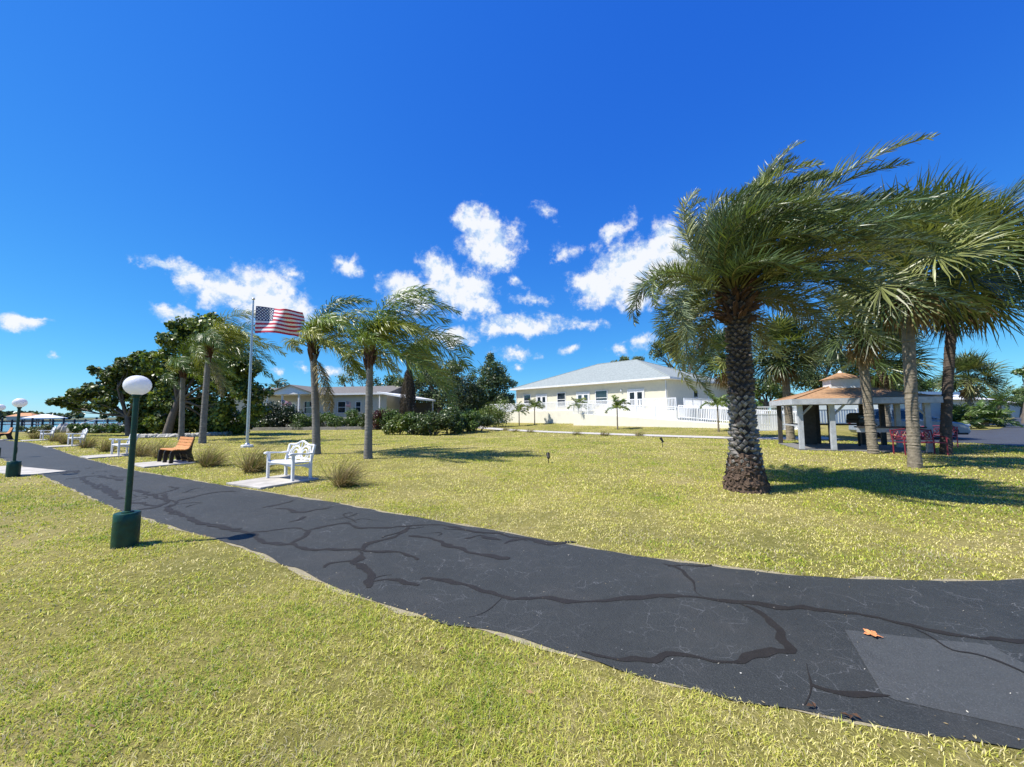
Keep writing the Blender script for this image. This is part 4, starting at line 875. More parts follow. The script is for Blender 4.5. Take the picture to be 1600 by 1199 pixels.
b0 = at_depth(262, 31)
limb_tree('sea_grape_tree', 'large dark round-leaved tree behind the two pale palms left of the flagpole', b0, pxblobs(b0, [(275,535,0,28),(300,520,1,24),(330,520,0,30),(360,535,1,32),(385,575,0,26),(395,615,0,24),(365,600,1,36),(320,570,2,40),(285,585,1,34),(255,565,0,24),(350,650,1,26),(390,650,1,18),(300,640,2,34),(260,620,1,28),(330,500,1,14),(272,512,0,12),(255,660,1,24),(285,668,2,22),(320,665,2,24),(345,672,2,20),(375,668,2,18),(405,640,0,14)], 31), 34000, .23, 61, SG, None, .26, .3, 4, .9, .6, roundness=.5)
b0 = at_depth(205, 32)
limb_tree('sea_grape_tree', 'low spreading light green round-leaved tree reaching left over the hedge', b0, pxblobs(b0, [(100,628,0,13),(125,618,0,16),(120,636,1,13),(150,612,1,20),(175,590,0,20),(200,572,0,22),(195,605,1,30),(228,600,1,26),(228,575,0,18),(165,632,0,18),(230,635,1,26),(215,558,0,12),(150,580,1,10),(240,655,1,20),(210,655,2,18),(225,668,2,16)], 32), 20000, .23, 62, [(.06, .095, .017), (.11, .15, .024), (.17, .20, .038), (.04, .065, .014)], None, .2, .25, 3, .85, .65, roundness=.5)
def bush(name, label, u, v, dep, w, h, n, leaf, seed, cols, group=None, lumps=9, flat=.85, cat='shrub'):
    base = at_depth(u, dep); rng = np.random.default_rng(seed); t = thing(name, label, cat, base, 0, group); bl = []
    for _ in range(lumps):
        x = rng.uniform(-.5, .5) * w * .7; r = h * rng.uniform(.28, .42); bl.append((x, rng.uniform(-.25, .25) * min(w, 2.5), max(r * .5, rng.uniform(.18, .70) * h * (1 - .5 * (2 * x / w) ** 2)), r))
    tb = MB()
    for b in bl[:6]: tb.tube([(b[0] * .3, b[1] * .3, -.05), (b[0] * .8, b[1] * .8, b[2] * .6), b[:3]], [.04, .03, .015], 5)
    tb.build('stems', M['bark'], t); lv = Leaves(); leafcloud(lv, subblobs(bl, 4, rng), n, leaf, rng, cols, .5, flat); lv.build('foliage', M['leaf'], t); return t
bush('round_shrub', 'dark clipped round shrub before the left house', 437, 655, 43, 3.6, 3.7, 11000, .13, 71, [(.012, .028, .008), (.02, .04, .012)], None, 14)
bush('green_shrub', 'lighter green shrub touching the dark round shrub', 471, 655, 42, 2.2, 2.2, 4500, .12, 72, GREEN_M)
bush('green_shrub', 'low green shrub under the house windows between two palm trunks', 552, 655, 43, 3.0, 2.2, 5000, .12, 73, GREEN_M)
bush('green_shrub', 'small green shrub between the white gate and the low green shrub', 524, 655, 42, 1.6, 1.7, 3000, .12, 75, GREEN_M)
bush('green_shrub', 'dark green shrub behind the straight pale palm trunk before the house', 578, 655, 42, 2.0, 2.2, 4000, .12, 76, GREEN_D)
bush('green_shrub', 'dark shrub in the shade between the flagpole and the round shrub', 405, 655, 42, 2.2, 2.0, 4000, .13, 77, GREEN_D)
bush('green_shrub', 'tall green shrub in front of the house corner beside the carport', 606, 655, 40.5, 2.4, 2.6, 5000, .12, 78, GREEN_M)
bush('green_shrub', 'wide green shrub under the house eave right of the porch', 505, 655, 43.5, 3.0, 2.3, 5000, .12, 79, GREEN_M)
bush('red_shrub', 'dark red leaved shrub before the carport', 596, 655, 41, 2.6, 2.3, 4000, .13, 74, [(.06, .012, .015), (.03, .02, .012), (.09, .02, .02)])
HB = 'shrubs in the hedge left of the pale building'
for k, (u, dep, w, h, lab, cs) in enumerate([(624, 31, 2.2, 1.6, 'leftmost yellow green shrub of the hedge beside the shaggy palm', GREEN_Y), (648, 31, 2.4, 1.75, 'hedge shrub at the foot of the shaggy palm', GREEN_M), (675, 30, 2.6, 1.9, 'broad dark shrub in the middle of the hedge', GREEN_D), (702, 31, 2.8, 2.0, 'dark shrub right of the hedge middle', GREEN_D + GREEN_M), (726, 33, 2.6, 1.9, 'green shrub near the right end of the hedge', GREEN_M), (748, 36, 2.4, 1.7, 'shrub at the right end of the hedge by the sidewalk end', GREEN_D), (772, 45, 2.2, 3.2, 'upright yellow green bush left of the white deck', GREEN_Y)]):
    bush('hedge_shrub', lab, u, 660, dep, w * 1.15, h * 1.15, 6000, .12, 80 + k, cs, HB)
for k, (u, dep, lab) in enumerate([(122, 38, 'leftmost low shrub of the green hedge before the water'), (142, 38.5, 'low green hedge shrub behind the middle white bench'), (165, 38, 'low green hedge shrub left of the lamp pole'), (188, 38, 'low green hedge shrub just left of the lamp globe pole'), (75, 39, 'scrubby low bush at the far left by the water'), (48, 39, 'thin low bush left of the far left row of benches'), (240, 35, 'low shrub under the dark sea grape right of the lamp pole'), (345, 36, 'dark broad leaved plant under the sea grape left of the flagpole')]):
    bush('waterside_shrub', lab, u, 668, dep, 1.9, 1.0 if k < 4 else .9, 1000, .14, 95 + k, GREEN_M if k < 4 else OAK, 'low shrubs along the waterside')
# background oaks
def oak(u, dep, lst, n, leaf, seed, label, cols=OAK, group='oaks and shade trees in the background', tr=.3, shell=.6, name='oak_tree'):
    b = at_depth(u, dep); limb_tree(name, label, b, pxblobs(b, lst, dep), int(n * 1.8), leaf * .72, seed, cols, group, tr, .35, 4, .85, shell); return b
oak(690, 50, [(690,585,0,30),(715,575,1,18),(665,590,1,28),(700,620,0,34),(670,630,1,30),(645,600,1,22),(655,565,2,20)], 9000, .3, 111, 'dark shade tree behind the shaggy skirted palm', tr=.35)
oak(770, 60, [(770,578,0,22),(785,600,0,20),(760,610,0,28),(780,630,0,26),(765,560,1,10),(790,625,1,14),(745,635,1,26)], 9000, .32, 112, 'rounded green shade tree left of the pale building', [(.045, .08, .022), (.07, .115, .035), (.10, .14, .06)], tr=.35)
oak(728, 56, [(728,598,0,22),(715,625,0,26),(740,620,1,24),(730,645,0,22)], 5000, .3, 113, 'dark bushy tree between two shade trees left of the pale building', GREEN_D)
oak(560, 70, [(548,585,0,16),(565,590,0,18),(535,595,1,14),(580,600,1,14)], 1300, .32, 114, 'sparse grey green tree showing over the left house roof', OAK, shell=.9)
oak(610, 58, [(600,610,0,18),(618,600,0,18),(630,618,1,18),(590,622,1,14)], 2600, .3, 115, 'green tree behind the white carport roof', GREEN_M)
oak(1065, 72, [(1040,545,0,22),(1065,530,0,22),(1085,520,1,20),(1100,545,0,24),(1115,565,0,24),(1025,556,1,14),(1075,560,1,24),(1105,510,1,14),(1125,530,0,20)], 6500, .34, 116, 'airy oak rising behind the pale building roof', tr=.5, shell=.85)
oak(985, 78, [(960,568,0,7),(975,564,0,9),(995,563,0,9),(945,571,0,5)], 900, .34, 117, 'treetop just peeking over the pale roof ridge', OAK)
oak(1275, 46, [(1265,570,0,26),(1295,555,0,28),(1320,570,1,26),(1250,595,1,24),(1285,600,0,32),(1325,605,1,30),(1300,535,1,14),(1335,560,0,16)], 9500, .26, 118, 'wide grey green oak behind the pavilion', tr=.4, shell=.7)
oak(1195, 44, [(1190,605,0,18),(1210,612,0,18),(1180,615,1,14),(1205,595,1,12),(1225,620,1,14)], 4000, .22, 119, 'bright green low tree behind the white fence', GREEN_Y + GREEN_M)
oak(1420, 50, [(1410,600,0,22),(1440,605,0,18),(1390,610,0,20),(1462,600,1,14)], 3500, .28, 120, 'green tree behind the house right of the pavilion', GREEN_M)
oak(1594, 75, [(1594,625,0,12),(1605,612,0,14),(1610,635,0,16)], 2200, .35, 121, 'dark tree at the right edge beyond the white cars', GREEN_D)
oak(1601, 44, [(1606,583,0,13),(1618,595,0,16),(1612,575,1,10)], 1400, .25, 122, 'leafy branch end at the right edge of the photo', GREEN_M)
def wood(name, label, x0, x1, y, h, n, leaf, seed, cols, z=0):
    rng = np.random.default_rng(seed); m = int(abs(x1 - x0) / h * 1.6); bl = []
    for k in range(m):
        x = x0 + (x1 - x0) * (k + rng.random()) / m; r = h * rng.uniform(.22, .42); bl.append((x, (y(x) if callable(y) else y) + rng.normal() * h, z + h * rng.uniform(.25, .72), r))
    lv = Leaves(); leafcloud(lv, bl, n, leaf, rng, cols, .5, .8, round_=.5); o = lv.build(name, M['leaf']); struct(o, 'stuff'); o['label'] = label
wood('far_treeline', 'dark line of distant trees along the far shore across the water', -620, -60, 320, 7.5, 9000, 2.2, 131, GREEN_D + OAK, -.5)
wood('distant_wood', 'distant green wood closing the view behind the houses', -55, 330, lambda x: 118 + .25 * abs(x - 60), 6.0, 16000, .9, 132, GREEN_D + GREEN_M)

# ================================================================== BUILDING HELPERS
def window(parent, c, w, h, axis='x', glassm='glass', sashes=True, out=-1, z0=None, fr='white', name='window'):
    """window centred at c on a wall; axis = wall direction, out = sign of the outward normal on the other axis"""
    f = MB(); g = MB(); t = .07
    def bx(mb, a0, a1, z0_, z1, d0, d1):
        lo, hi = sorted((out * d0, out * d1))
        if axis == 'x': mb.b2((c[0] + a0, c[1] + lo, c[2] + z0_), (c[0] + a1, c[1] + hi, c[2] + z1))
        else: mb.b2((c[0] + lo, c[1] + a0, c[2] + z0_), (c[0] + hi, c[1] + a1, c[2] + z1))
    bx(f, -w / 2 - t, -w / 2, -h / 2 - t, h / 2 + t, -.02, .06); bx(f, w / 2, w / 2 + t, -h / 2 - t, h / 2 + t, -.02, .06)
    bx(f, -w / 2, w / 2, h / 2, h / 2 + t, -.02, .06); bx(f, -w / 2, w / 2, -h / 2 - t, -h / 2, -.02, .06)
    if sashes: bx(f, -w / 2, w / 2, -.03, .03, -.02, .045)
    fo = f.build(name, M[fr], parent); bx(g, -w / 2, w / 2, -h / 2, h / 2, -.01, .02); g.build('pane', M[glassm], fo); return fo
def door(parent, c, w, h, axis='x', out=-1, leaves=2):
    f = MB(); 
    def bx(mb, a0, a1, z0_, z1, d0, d1):
        lo, hi = sorted((out * d0, out * d1))
        if axis == 'x': mb.b2((c[0] + a0, c[1] + lo, c[2] + z0_), (c[0] + a1, c[1] + hi, c[2] + z1))
        else: mb.b2((c[0] + lo, c[1] + a0, c[2] + z0_), (c[0] + hi, c[1] + a1, c[2] + z1))
    bx(f, -w / 2 - .1, -w / 2, 0, h + .1, -.02, .07); bx(f, w / 2, w / 2 + .1, 0, h + .1, -.02, .07); bx(f, -w / 2, w / 2, h, h + .1, -.02, .07)
    lw = w / leaves
    for k in range(leaves): bx(f, -w / 2 + k * lw + .01, -w / 2 + (k + 1) * lw - .01, 0.01, h - .01, -.02, .04)
    fo = f.build('door', M['white'], parent)
    for k in range(leaves):
        g = MB(); bx(g, -w / 2 + k * lw + .17, -w / 2 + (k + 1) * lw - .17, .35, h - .25, .03, .05); g.build('pane', M['glass'], fo)
    k_ = MB(); bx(k_, -.08, -.05, .95, 1.1, .04, .10); k_.build('handle', M['alu'], fo)
def hip(parent, x0, x1, y0, y1, z, rise, over, m, name='roof', thick=.16, ridge=None, fascia='white'):
    a0, a1, b0, b1 = x0 - over, x1 + over, y0 - over, y1 + over; hw = (b1 - b0) / 2; r0, r1 = ridge or (a0 + hw, a1 - hw); yc = (b0 + b1) / 2
    o = MB().add([(a0, b0, z), (a1, b0, z), (a1, b1, z), (a0, b1, z), (r0, yc, z + rise), (r1, yc, z + rise)], [(0, 1, 5, 4), (1, 2, 5), (2, 3, 4, 5), (3, 0, 4), (3, 2, 1, 0)]).build(name, M[m], parent)
    f = MB()
    for (lo, hi) in (((a0 - .03, b0 - .03, z - thick), (a1 + .03, b0, z + .03)), ((a0 - .03, b1, z - thick), (a1 + .03, b1 + .03, z + .03)), ((a0 - .03, b0, z - thick), (a0, b1, z + .03)), ((a1, b0, z - thick), (a1 + .03, b1, z + .03))): f.b2(lo, hi)
    f.b2((a0, b0, z - thick + .01), (a1, b1, z - .01)); f.build('fascia', M[fascia], o); 
    cp = MB()
    for p_, q_ in (((a0, b0), r0), ((a0, b1), r0), ((a1, b0), r1), ((a1, b1), r1)): cp.tube([(p_[0], p_[1], z + .02), (q_, yc, z + rise + .01)], .05 if over > .3 else .02, 6)
    cp.tube([(r0, yc, z + rise + .03), (r1, yc, z + rise + .01)], .05 if over > .3 else .02, 6); cp.build('ridge_cap', M[m], o); return o
def rail(parent, pts, h, name='railing', m='whitewall', gap=.14, post=1.8, pw=.045, z_of=None):
    """posts, top and bottom rail and pickets along a polyline of (x,y,z)"""
    tb = MB(); pk = MB()
    for a, b in zip(pts[:-1], pts[1:]):
        a, b = Vector(a), Vector(b); l = (b - a).length; an = math.atan2(b.y - a.y, b.x - a.x); n = max(1, round(l / post))
        tb.tube([a + Vector((0, 0, h)), b + Vector((0, 0, h))], .035, 6); tb.tube([a + Vector((0, 0, .1)), b + Vector((0, 0, .1))], .025, 6)
        for k in range(n + 1): p = a.lerp(b, k / n); tb.box((p.x, p.y, p.z + h / 2 + .02), (.07, .07, h + .04), rz=an)
        m_ = int(l / gap)
        for k in range(1, m_): p = a.lerp(b, k / m_); pk.box((p.x, p.y, p.z + h / 2), (pw, pw, h - .08), rz=an)
    o = tb.build(name, M[m], parent); pk.build('pickets', M[m], o); return o

# ================================================================== PALE YELLOW BUILDING
BRZ = math.atan2(-.75, .66); BZ = .5
bd = thing('community_building', 'pale yellow stucco building with grey hipped shingle roof and white railed deck', 'building', (.58, 54.5, BZ), BRZ)
EZ = 4.96 - BZ; FLZ = 1.8 - BZ
MB().b2((0, 0, -.6), (22, 16, EZ - .1)).build('wall', M['cream'], bd)
hip(bd, 0, 22, 0, 16, EZ, 3.3, .6, 'shingle')
for s in (2.27, 8.35, 14.3): window(bd, (s, 0, FLZ + 1.45), 1.25 if s < 14 else 1.5, 1.55, 'x', 'glass')
for s in (4.93, 11.7, 18.6): door(bd, (s, 0, FLZ), 1.75, 2.12)
window(bd, (22, 6.2, FLZ + 1.35), 1.0, 1.5, 'y', 'glass', out=1); door(bd, (22, 9.95, FLZ), 1.0, 2.1, 'y', 1, 1)
for s in (3.4, 10.2, 17.1, 20.3):
    pass
for x, y in ((16.9, -.1), (22.1, 9.0)): MB().lathe([(.05, 0), (.09, .05), (.09, .2), (.04, .26)], 10, (x, y, FLZ + 2.0)).build('wall_light', M['white'], bd, True)
dn = MB(); dn.tube([(.1, -.05, EZ - .2), (.1, -.05, -.2)], .05, 6); dn.tube([(21.9, -.05, EZ - .2), (21.9, -.05, -.2)], .05, 6); dn.build('downspouts', M['white'], bd)
dk = MB(); dk.b2((-3.2, -2.3, -.7), (24, -.003, FLZ - .03)); dk.b2((22.003, -.002, -.7), (24, 12, FLZ - .03)); dko = dk.build('deck', M['creambase'], bd)
rail(bd, [(-3.1, 3.5, FLZ), (-3.1, -2.2, FLZ), (23.9, -2.2, FLZ)], 1.05); rail(bd, [(23.9, -.6, FLZ), (23.9, 11.9, FLZ)], 1.05)
dl = MB(); dl.b2((-3.2, .003, -.7), (-.003, 3.6, FLZ - .03)); dl.build('deck_end', M['creambase'], bd)
# ramp dropping to the right along the front
rp = MB(); z1 = .30 - BZ; x0, x1, ya, yb = 13.5, 34.0, -4.0, -2.303
rp.add([(x0, ya, -1), (x0, yb, -1), (x0, yb, FLZ - .25), (x0, ya, FLZ - .25), (x1, ya, -1), (x1, yb, -1), (x1, yb, z1), (x1, ya, z1)], [(0, 1, 2, 3), (4, 7, 6, 5), (0, 3, 7, 4), (1, 5, 6, 2), (3, 2, 6, 7), (0, 4, 5, 1)]); rp.build('ramp', M['creambase'], bd)
rail(bd, [(x0, ya + .06, FLZ - .42), (x1, ya + .06, z1 - .05)], 1.25, 'ramp_railing', gap=.14, pw=.04); rail(bd, [(24.2, yb - .06, FLZ - .72), (x1, yb - .06, z1)], 1.1, 'ramp_railing', gap=.14, pw=.04)

# ---- white privacy fence behind the pavilion
def fence(name, label, a, b, h, lattice=True, gap=.0):
    an = math.atan2(b.y - a.y, b.x - a.x); l = (b - a).length; t = thing(name, label, 'fence', a, an); n = max(1, round(l / 1.9))
    for k in range(n + 1): MB().b2((k * l / n - .06, -.06, -.1), (k * l / n + .06, .06, h + .06)).build('post', M['whitewall'], t)
    pn = MB()
    for k in range(n):
        x0, x1 = k * l / n + .06, (k + 1) * l / n - .06; hb = h * .72 if lattice else h
        pn.b2((x0, -.03, .06), (x1, .03, .16)); pn.b2((x0, -.03, hb - .08), (x1, .03, hb)); pn.b2((x0, -.03, h - .08), (x1, .03, h))
        m_ = int((x1 - x0) / (.15 + gap))
        for j in range(m_): xx = x0 + (j + .5) * (x1 - x0) / m_; pn.b2((xx - .066, -.015, .16), (xx + .066, .015, hb - .08))
        if lattice:
            for j in range(int((x1 - x0) / .12)): xx = x0 + (j + .5) * .12; pn.b2((xx - .02, -.012, hb), (xx + .02, .012, h - .08))
    pn.build('picket_panel', M['whitewall'], t); return t
fence('privacy_fence', 'tall white vinyl fence with open top left of the pavilion', at_depth(1176, 27.5), at_depth(1262, 27.0), 1.75)
fence('picket_fence', 'white picket fence seen through the pavilion', at_depth(1268, 29), at_depth(1372, 30.5), 1.15, False, .1)

# ================================================================== LEFT HOUSE
hl = at_depth(352, 50); hr = at_depth(604, 46.5); an = math.atan2(hr.y - hl.y, hr.x - hl.x); Lh = (hr - hl).length
h = thing('manufactured_house', 'long beige single storey house with grey roof and white porch gable', 'house', hl, an); EH = 4.15
MB().b2((0, 0, -.1), (Lh, 8, EH)).build('wall', M['tan'], h)
MB().prism([(-.6, EH - .05), (8.6, EH - .05), (4, EH + 1.15)], -.4, Lh + .4).build('roof', M['greyshingle'], h)
fa = MB(); fa.b2((-.4, -.64, EH - .2), (Lh + .4, -.6, EH + .02)); fa.build('fascia', M['white'], h)
def hx(u, dep0=48):
    """wall coordinate under a column"""
    d = raydir(u, 640); k = d.x / d.y; c, s = math.cos(an), math.sin(an); return (k * hl.y - hl.x) / (c - k * s)
for u, w, hh in ((534, .95, 1.3), (560, .6, 1.2), (392, 1.2, 1.4), (418, 1.0, 1.3)): window(h, (hx(u), 0, 2.5), w, hh)
xg = hx(472); gp = MB(); gp.prism([(xg - 3.3, EH - .1), (xg + 3.3, EH - .1), (xg, EH + .95)], -2.2, -.7, 'y'); gp.build('porch_gable', M['whitewall'], h)
pr = MB(); pr.add([(xg - 3.7, -2.4, EH - .14), (xg, -2.4, EH + 1.06), (xg, 4, EH + 1.06), (xg - 3.7, 4, EH - .14), (xg + 3.7, -2.4, EH - .14), (xg + 3.7, 4, EH - .14)], [(0, 1, 2, 3), (1, 4, 5, 2)]); po = pr.build('porch_roof', M['greyshingle'], h); so = po.modifiers.new('t', 'SOLIDIFY'); so.thickness = .12
for dx in (-3.1, -1.1, 1.1, 3.1): MB().b2((xg + dx - .09, -2.1, 0), (xg + dx + .09, -1.92, EH - .1)).build('porch_post', M['white'], h)
MB().b2((xg - 3.3, -2.2, 0), (xg + 3.3, -.01, 1.1)).build('porch_floor', M['concrete'], h); window(h, (xg + .9, 0, 2.5), 1.1, 1.4); door(h, (xg - 1.3, 0, 1.15), .95, 2.0, leaves=1)
cpx = at_depth(604, 45); ca = math.atan2(-3.0, 6); cp = thing('carport', 'white flat sloping carport roof on slim posts right of the left house', 'carport', cpx, an)
o = MB().add([(0.1, -2.5, 3.9), (4.4, -2.5, 3.15), (4.4, 4, 3.15), (.1, 4, 3.9)], [(0, 1, 2, 3)]).build('roof', M['whitewall'], cp); sm = o.modifiers.new('t', 'SOLIDIFY'); sm.thickness = .18
for x, y in ((.3, -2.2), (4.2, -2.2), (4.2, 3.6), (.3, 3.6)): MB().b2((x - .06, y - .06, 0), (x + .06, y + .06, 3.2 if x > 1 else 3.7)).build('post', M['white'], cp)
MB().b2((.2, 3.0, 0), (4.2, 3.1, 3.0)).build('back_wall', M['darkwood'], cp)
flag(1.1, .65, 'small_flag', 'small red, white and blue striped flag hanging at the left house porch', tuple(h.matrix_basis @ Vector((xg - .8, -2.5, 3.4))), rad(10), 'small flags on the left house', .5, .1)
flag(1.0, .6, 'small_flag', 'small striped flag on the left house wall right of the dead frond', tuple(h.matrix_basis @ Vector((hx(544), -.5, 3.2))), rad(50), 'small flags on the left house', .5, .1)
g0 = at_depth(503, 45); fence('garden_gate', 'small white picket gate between the shrubs before the left house', g0, at_depth(520, 45), 1.3, False, .04)
# low stone edging on the left lawn
rng_s = random.Random(8); k = 0
for (ua, ub, dep_a, dep_b, n) in ((218, 300, 29, 29.5, 14), (300, 385, 29.5, 34, 12)):
    for i in range(n):
        f = (i + .5) / n; u = ua + (ub - ua) * f; p = at_depth(u, dep_a + (dep_b - dep_a) * f); s = rng_s.uniform(.2, .36); b = MB(); b.lathe([(s * .7, -.05), (s, .06), (s * .85, .2), (s * .45, .28)], 7)
        b.v = [(x * rng_s.uniform(.8, 1.2), y * rng_s.uniform(.8, 1.2), z * rng_s.uniform(.8, 1.15)) for x, y, z in b.v]; o = b.build('edging_rock', M['rock'], None, False, 0, p, rng_s.uniform(0, 6)); tag(o, 'rough pale rock in the low stone edging under the sea grape', 'rock', 'rocks edging the sea grape bed')
MB2 = MB(); e0 = at_depth(385, 41); e1 = at_depth(598, 41.5)
o = MB().b2((0, -.15, -.1), ((e1 - e0).length, .15, .32)).build('garden_wall', M['concrete'], None, False, 0, e0, math.atan2(e1.y - e0.y, e1.x - e0.x)); tag(o, 'low grey kerb wall running before the left house', 'low wall')
for k in range(16):
    p = at_depth(96 + k * 9, 40 + rng_s.uniform(-.5, .5)); s = rng_s.uniform(.3, .5); b = MB(); b.lathe([(s * .8, -.1), (s, .2), (s * .8, .55), (s * .3, .9)], 7); b.v = [(x * rng_s.uniform(.75, 1.2), y * rng_s.uniform(.75, 1.2), z * rng_s.uniform(.8, 1.15)) for x, y, z in b.v]
    o = b.build('shore_rock', M['rock'], None, False, 0, p, rng_s.uniform(0, 6)); tag(o, 'pale shore boulder behind the low waterside hedge', 'rock', 'boulders behind the waterside hedge')

# ================================================================== WATERSIDE: DOCK, BOATHOUSE, FAR HOUSE
dA = Q(-30, 660, 72); dB = Q(196, 660, 66); t = thing('dock', 'long dark wooden dock with posts over the water', 'dock', (dA.x, dA.y, -.9), math.atan2(dB.y - dA.y, dB.x - dA.x)); Ld = (dB - dA).length
MB().b2((0, -.8, 1.15), (Ld, .8, 1.32)).build('walkway', M['woodpost'], t); MB().b2((0, -.82, 1.62), (Ld, -.74, 1.78)).build('rail', M['darkwood'], t)
for k in range(15): MB().lathe([(.14, -1.2), (.14, 2.0 if k % 3 else 2.3), (.10, 2.1 if k % 3 else 2.4)], 8, (k * Ld / 14, -.95, 0)).build('post', M['darkwood'], t)
bh = thing('boathouse', 'white hipped boat shelter roof standing beyond the dock', 'boat shelter', (Q(70, 652, 96).x, 96, -.9), rad(20))
hip(bh, -2.7, 2.7, -2, 2, 2.25, .9, .3, 'whitewall', fascia='whitewall')
for x in (-2.5, 0, 2.5):
    for y in (-1.8, 1.8): MB().lathe([(.13, -1.2), (.13, 2.1)], 8, (x, y, 0)).build('post', M['woodpost'], bh)
oh = thing('waterfront_house', 'distant house with orange tiled roof beyond the dock', 'house', (Q(40, 652, 262).x, 262, -.4), rad(10)); MB().b2((-7, -4, 0), (7, 4, 2.4)).build('wall', M['tan'], oh); hip(oh, -7, 7, -4, 4, 2.6, 2.2, .4, 'orangeroof')
t = thing('gangway', 'thin sloping white handrail by the water left of the lamp pole', 'handrail', (Q(114, 660, 58).x, 58, -.9), rad(20)); MB().tube([(0, 0, 1.2), (2.4, 0, 2.0), (3.6, 0, 2.0)], .05, 6).build('handrail', M['white'], t)
for x in (.05, 2.4, 3.5): MB().tube([(x, 0, -.6), (x, 0, 1.25 if x < 1 else 2.0)], .05, 6).build('post', M['white'], t)

# ================================================================== PAVILION
pv = thing('picnic_pavilion', 'open white pavilion with low brown shingle roof and small cupola', 'pavilion', (11.75, 16.1, 0), math.atan2(-.38, .92)); PL, PD, PE = 4.1, 3.6, 2.06
hip(pv, 0, PL, 0, PD, PE, .66, .22, 'brownshingle', thick=.2, ridge=(PL / 2 - .25, PL / 2 + .25), fascia='shadedwhite')
MB().b2((-.02, -.02, -.08), (PL + .02, PD + .02, .04)).build('slab', M['darkslab'], pv)
cx, cy = PL / 2, PD / 2; MB().b2((cx - .5, cy - .5, PE + .5), (cx + .5, cy + .5, PE + .9)).build('cupola', M['white'], pv)
cr = MB().add([(cx - .62, cy - .62, PE + .9), (cx + .62, cy - .62, PE + .9), (cx + .62, cy + .62, PE + .9), (cx - .62, cy + .62, PE + .9), (cx, cy, PE + 1.22)], [(0, 1, 4), (1, 2, 4), (2, 3, 4), (3, 0, 4), (3, 2, 1, 0)]).build('cupola_roof', M['brownshingle'], pv)
MB().lathe([(.05, 0), (.09, .06), (.08, .13), (.02, .2)], 10, (cx, cy, PE + 1.08)).build('finial', M['white'], cr, True)
for (x, y, m) in ((.08, .08, 'shadedwhite'), (1.14, .08, 'shadedwhite'), (PL - .08, .08, 'shadedwhite'), (.08, PD - .08, 'darkwood'), (PL - .08, PD - .08, 'darkwood'), (1.6, PD - .08, 'darkwood'), (2.1, PD - .08, 'darkwood'), (3.3, PD - .08, 'darkwood'), (PL - .08, 2.2, 'shadedwhite')):  # some back posts changed from white to dark for their shaded faces
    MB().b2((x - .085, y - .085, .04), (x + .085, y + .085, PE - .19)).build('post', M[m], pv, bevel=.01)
    if y < 1:
        br = MB(); br.tube([(x + (.08 if x < 4 else -.08), y, PE - .6), (x + (.42 if x < 4 else -.42), y, PE - .22)], .045, 4); br.build('brace', M[m], pv)
ct = MB(); ct.b2((1.9, -.12, .93), (PL - .2, .32, .98)); ct.build('counter', M['darkwood'], pv); MB().b2((1.86, -.06, .76), (PL - .17, -.02, .928)).build('counter_apron', M['shadedwhite'], pv)
MB().b2((.16, .5, .94), (.3, PD - .3, 1.0)).build('side_rail', M['shadedwhite'], pv); MB().b2((.4, PD - .14, .92), (PL - .3, PD - .06, 1.0)).build('back_rail', M['darkwood'], pv)
MB().b2((.75, PD - .75, .05), (1.35, PD - .68, 1.95)).build('dark_infill', M['darkwood'], pv)  # dark sheet added to fill the dark interior behind the posts
gr = thing('barbecue_grill', 'black barbecue grill standing inside the pavilion', 'grill', pv.matrix_basis @ Vector((2.75, 2.4, .05)), .3); MB().lathe([(.05, 0), (.05, 1.0)], 8).build('stand', M['black'], gr); MB().b2((-.36, -.25, 1.0), (.36, .25, 1.16)).build('firebox', M['black'], gr, bevel=.02)
MB().prism([(-.25, 1.163), (.25, 1.163), (.23, 1.36), (.1, 1.45), (-.12, 1.45), (-.23, 1.34)], -.35, .35).build('lid', M['black'], gr, bevel=.02); MB().tube([(-.25, -.27, 1.22), (-.25, -.33, 1.24), (.25, -.33, 1.24), (.25, -.27, 1.22)], .015, 6).build('handle', M['alu'], gr)

# ================================================================== RED METAL BENCHES
def red_bench(label, loc, rz, m, w=.62, leafy=False):
    t = thing('metal_bench', label, 'bench', loc, rz, 'red metal benches by the pavilion')
    st = MB()
    for k in range(9): y = -.24 + .055 * k; st.b2((-w, y - .019, .43), (w, y + .019, .45))
    st.b2((-w, -.27, .425), (w, -.262, .455)); st.build('seat', M[m], t)
    for s in (-1, 1):
        MB().tube([(s * w, -.25, 0), (s * w, -.25, .62)], .022, 8).build('leg', M[m], t, True); MB().tube([(s * w, .23, 0), (s * w, .23, .45), (s * w, .32, .88)], .022, 8).build('leg', M[m], t, True)
        MB().tube([(s * w, -.30, .58), (s * w, -.26, .63), (s * w, -.05, .65), (s * w, .15, .66), (s * w, .27, .70)], .02, 6).build('armrest', M[m], t, True)
    b = MB(); f = lambda x, z: (x, .235 + (z - .45) * .2, z)
    b.tube([f(-w + w * 2 * k / 16, .84 + .07 * math.sin(math.pi * k / 16)) for k in range(17)], .022, 6); b.tube([f(-w, .53), f(w, .53)], .018, 6)
    for j in range(5):
        cx_ = -w * .75 + j * w * .375; b.tube([f(cx_ + .085 * math.cos(a) * (1 if j % 2 else 1.1), .70 + .12 * math.sin(a)) for a in [2 * math.pi * k / 14 for k in range(15)]], .016, 5); b.tube([f(cx_ - .1, .56), f(cx_, .7), f(cx_ + .09, .83)], .014, 5); b.tube([f(cx_ + .1, .56), f(cx_, .7), f(cx_ - .09, .83)], .014, 5)
    b.build('backrest', M[m], t, True); return t
c = (P(1408, 711) + P(1487, 712)) / 2; red_bench('dark red metal bench facing us beside the dark palm trunk', (c.x, c.y + .2, 0), rad(-6), 'red', .68)
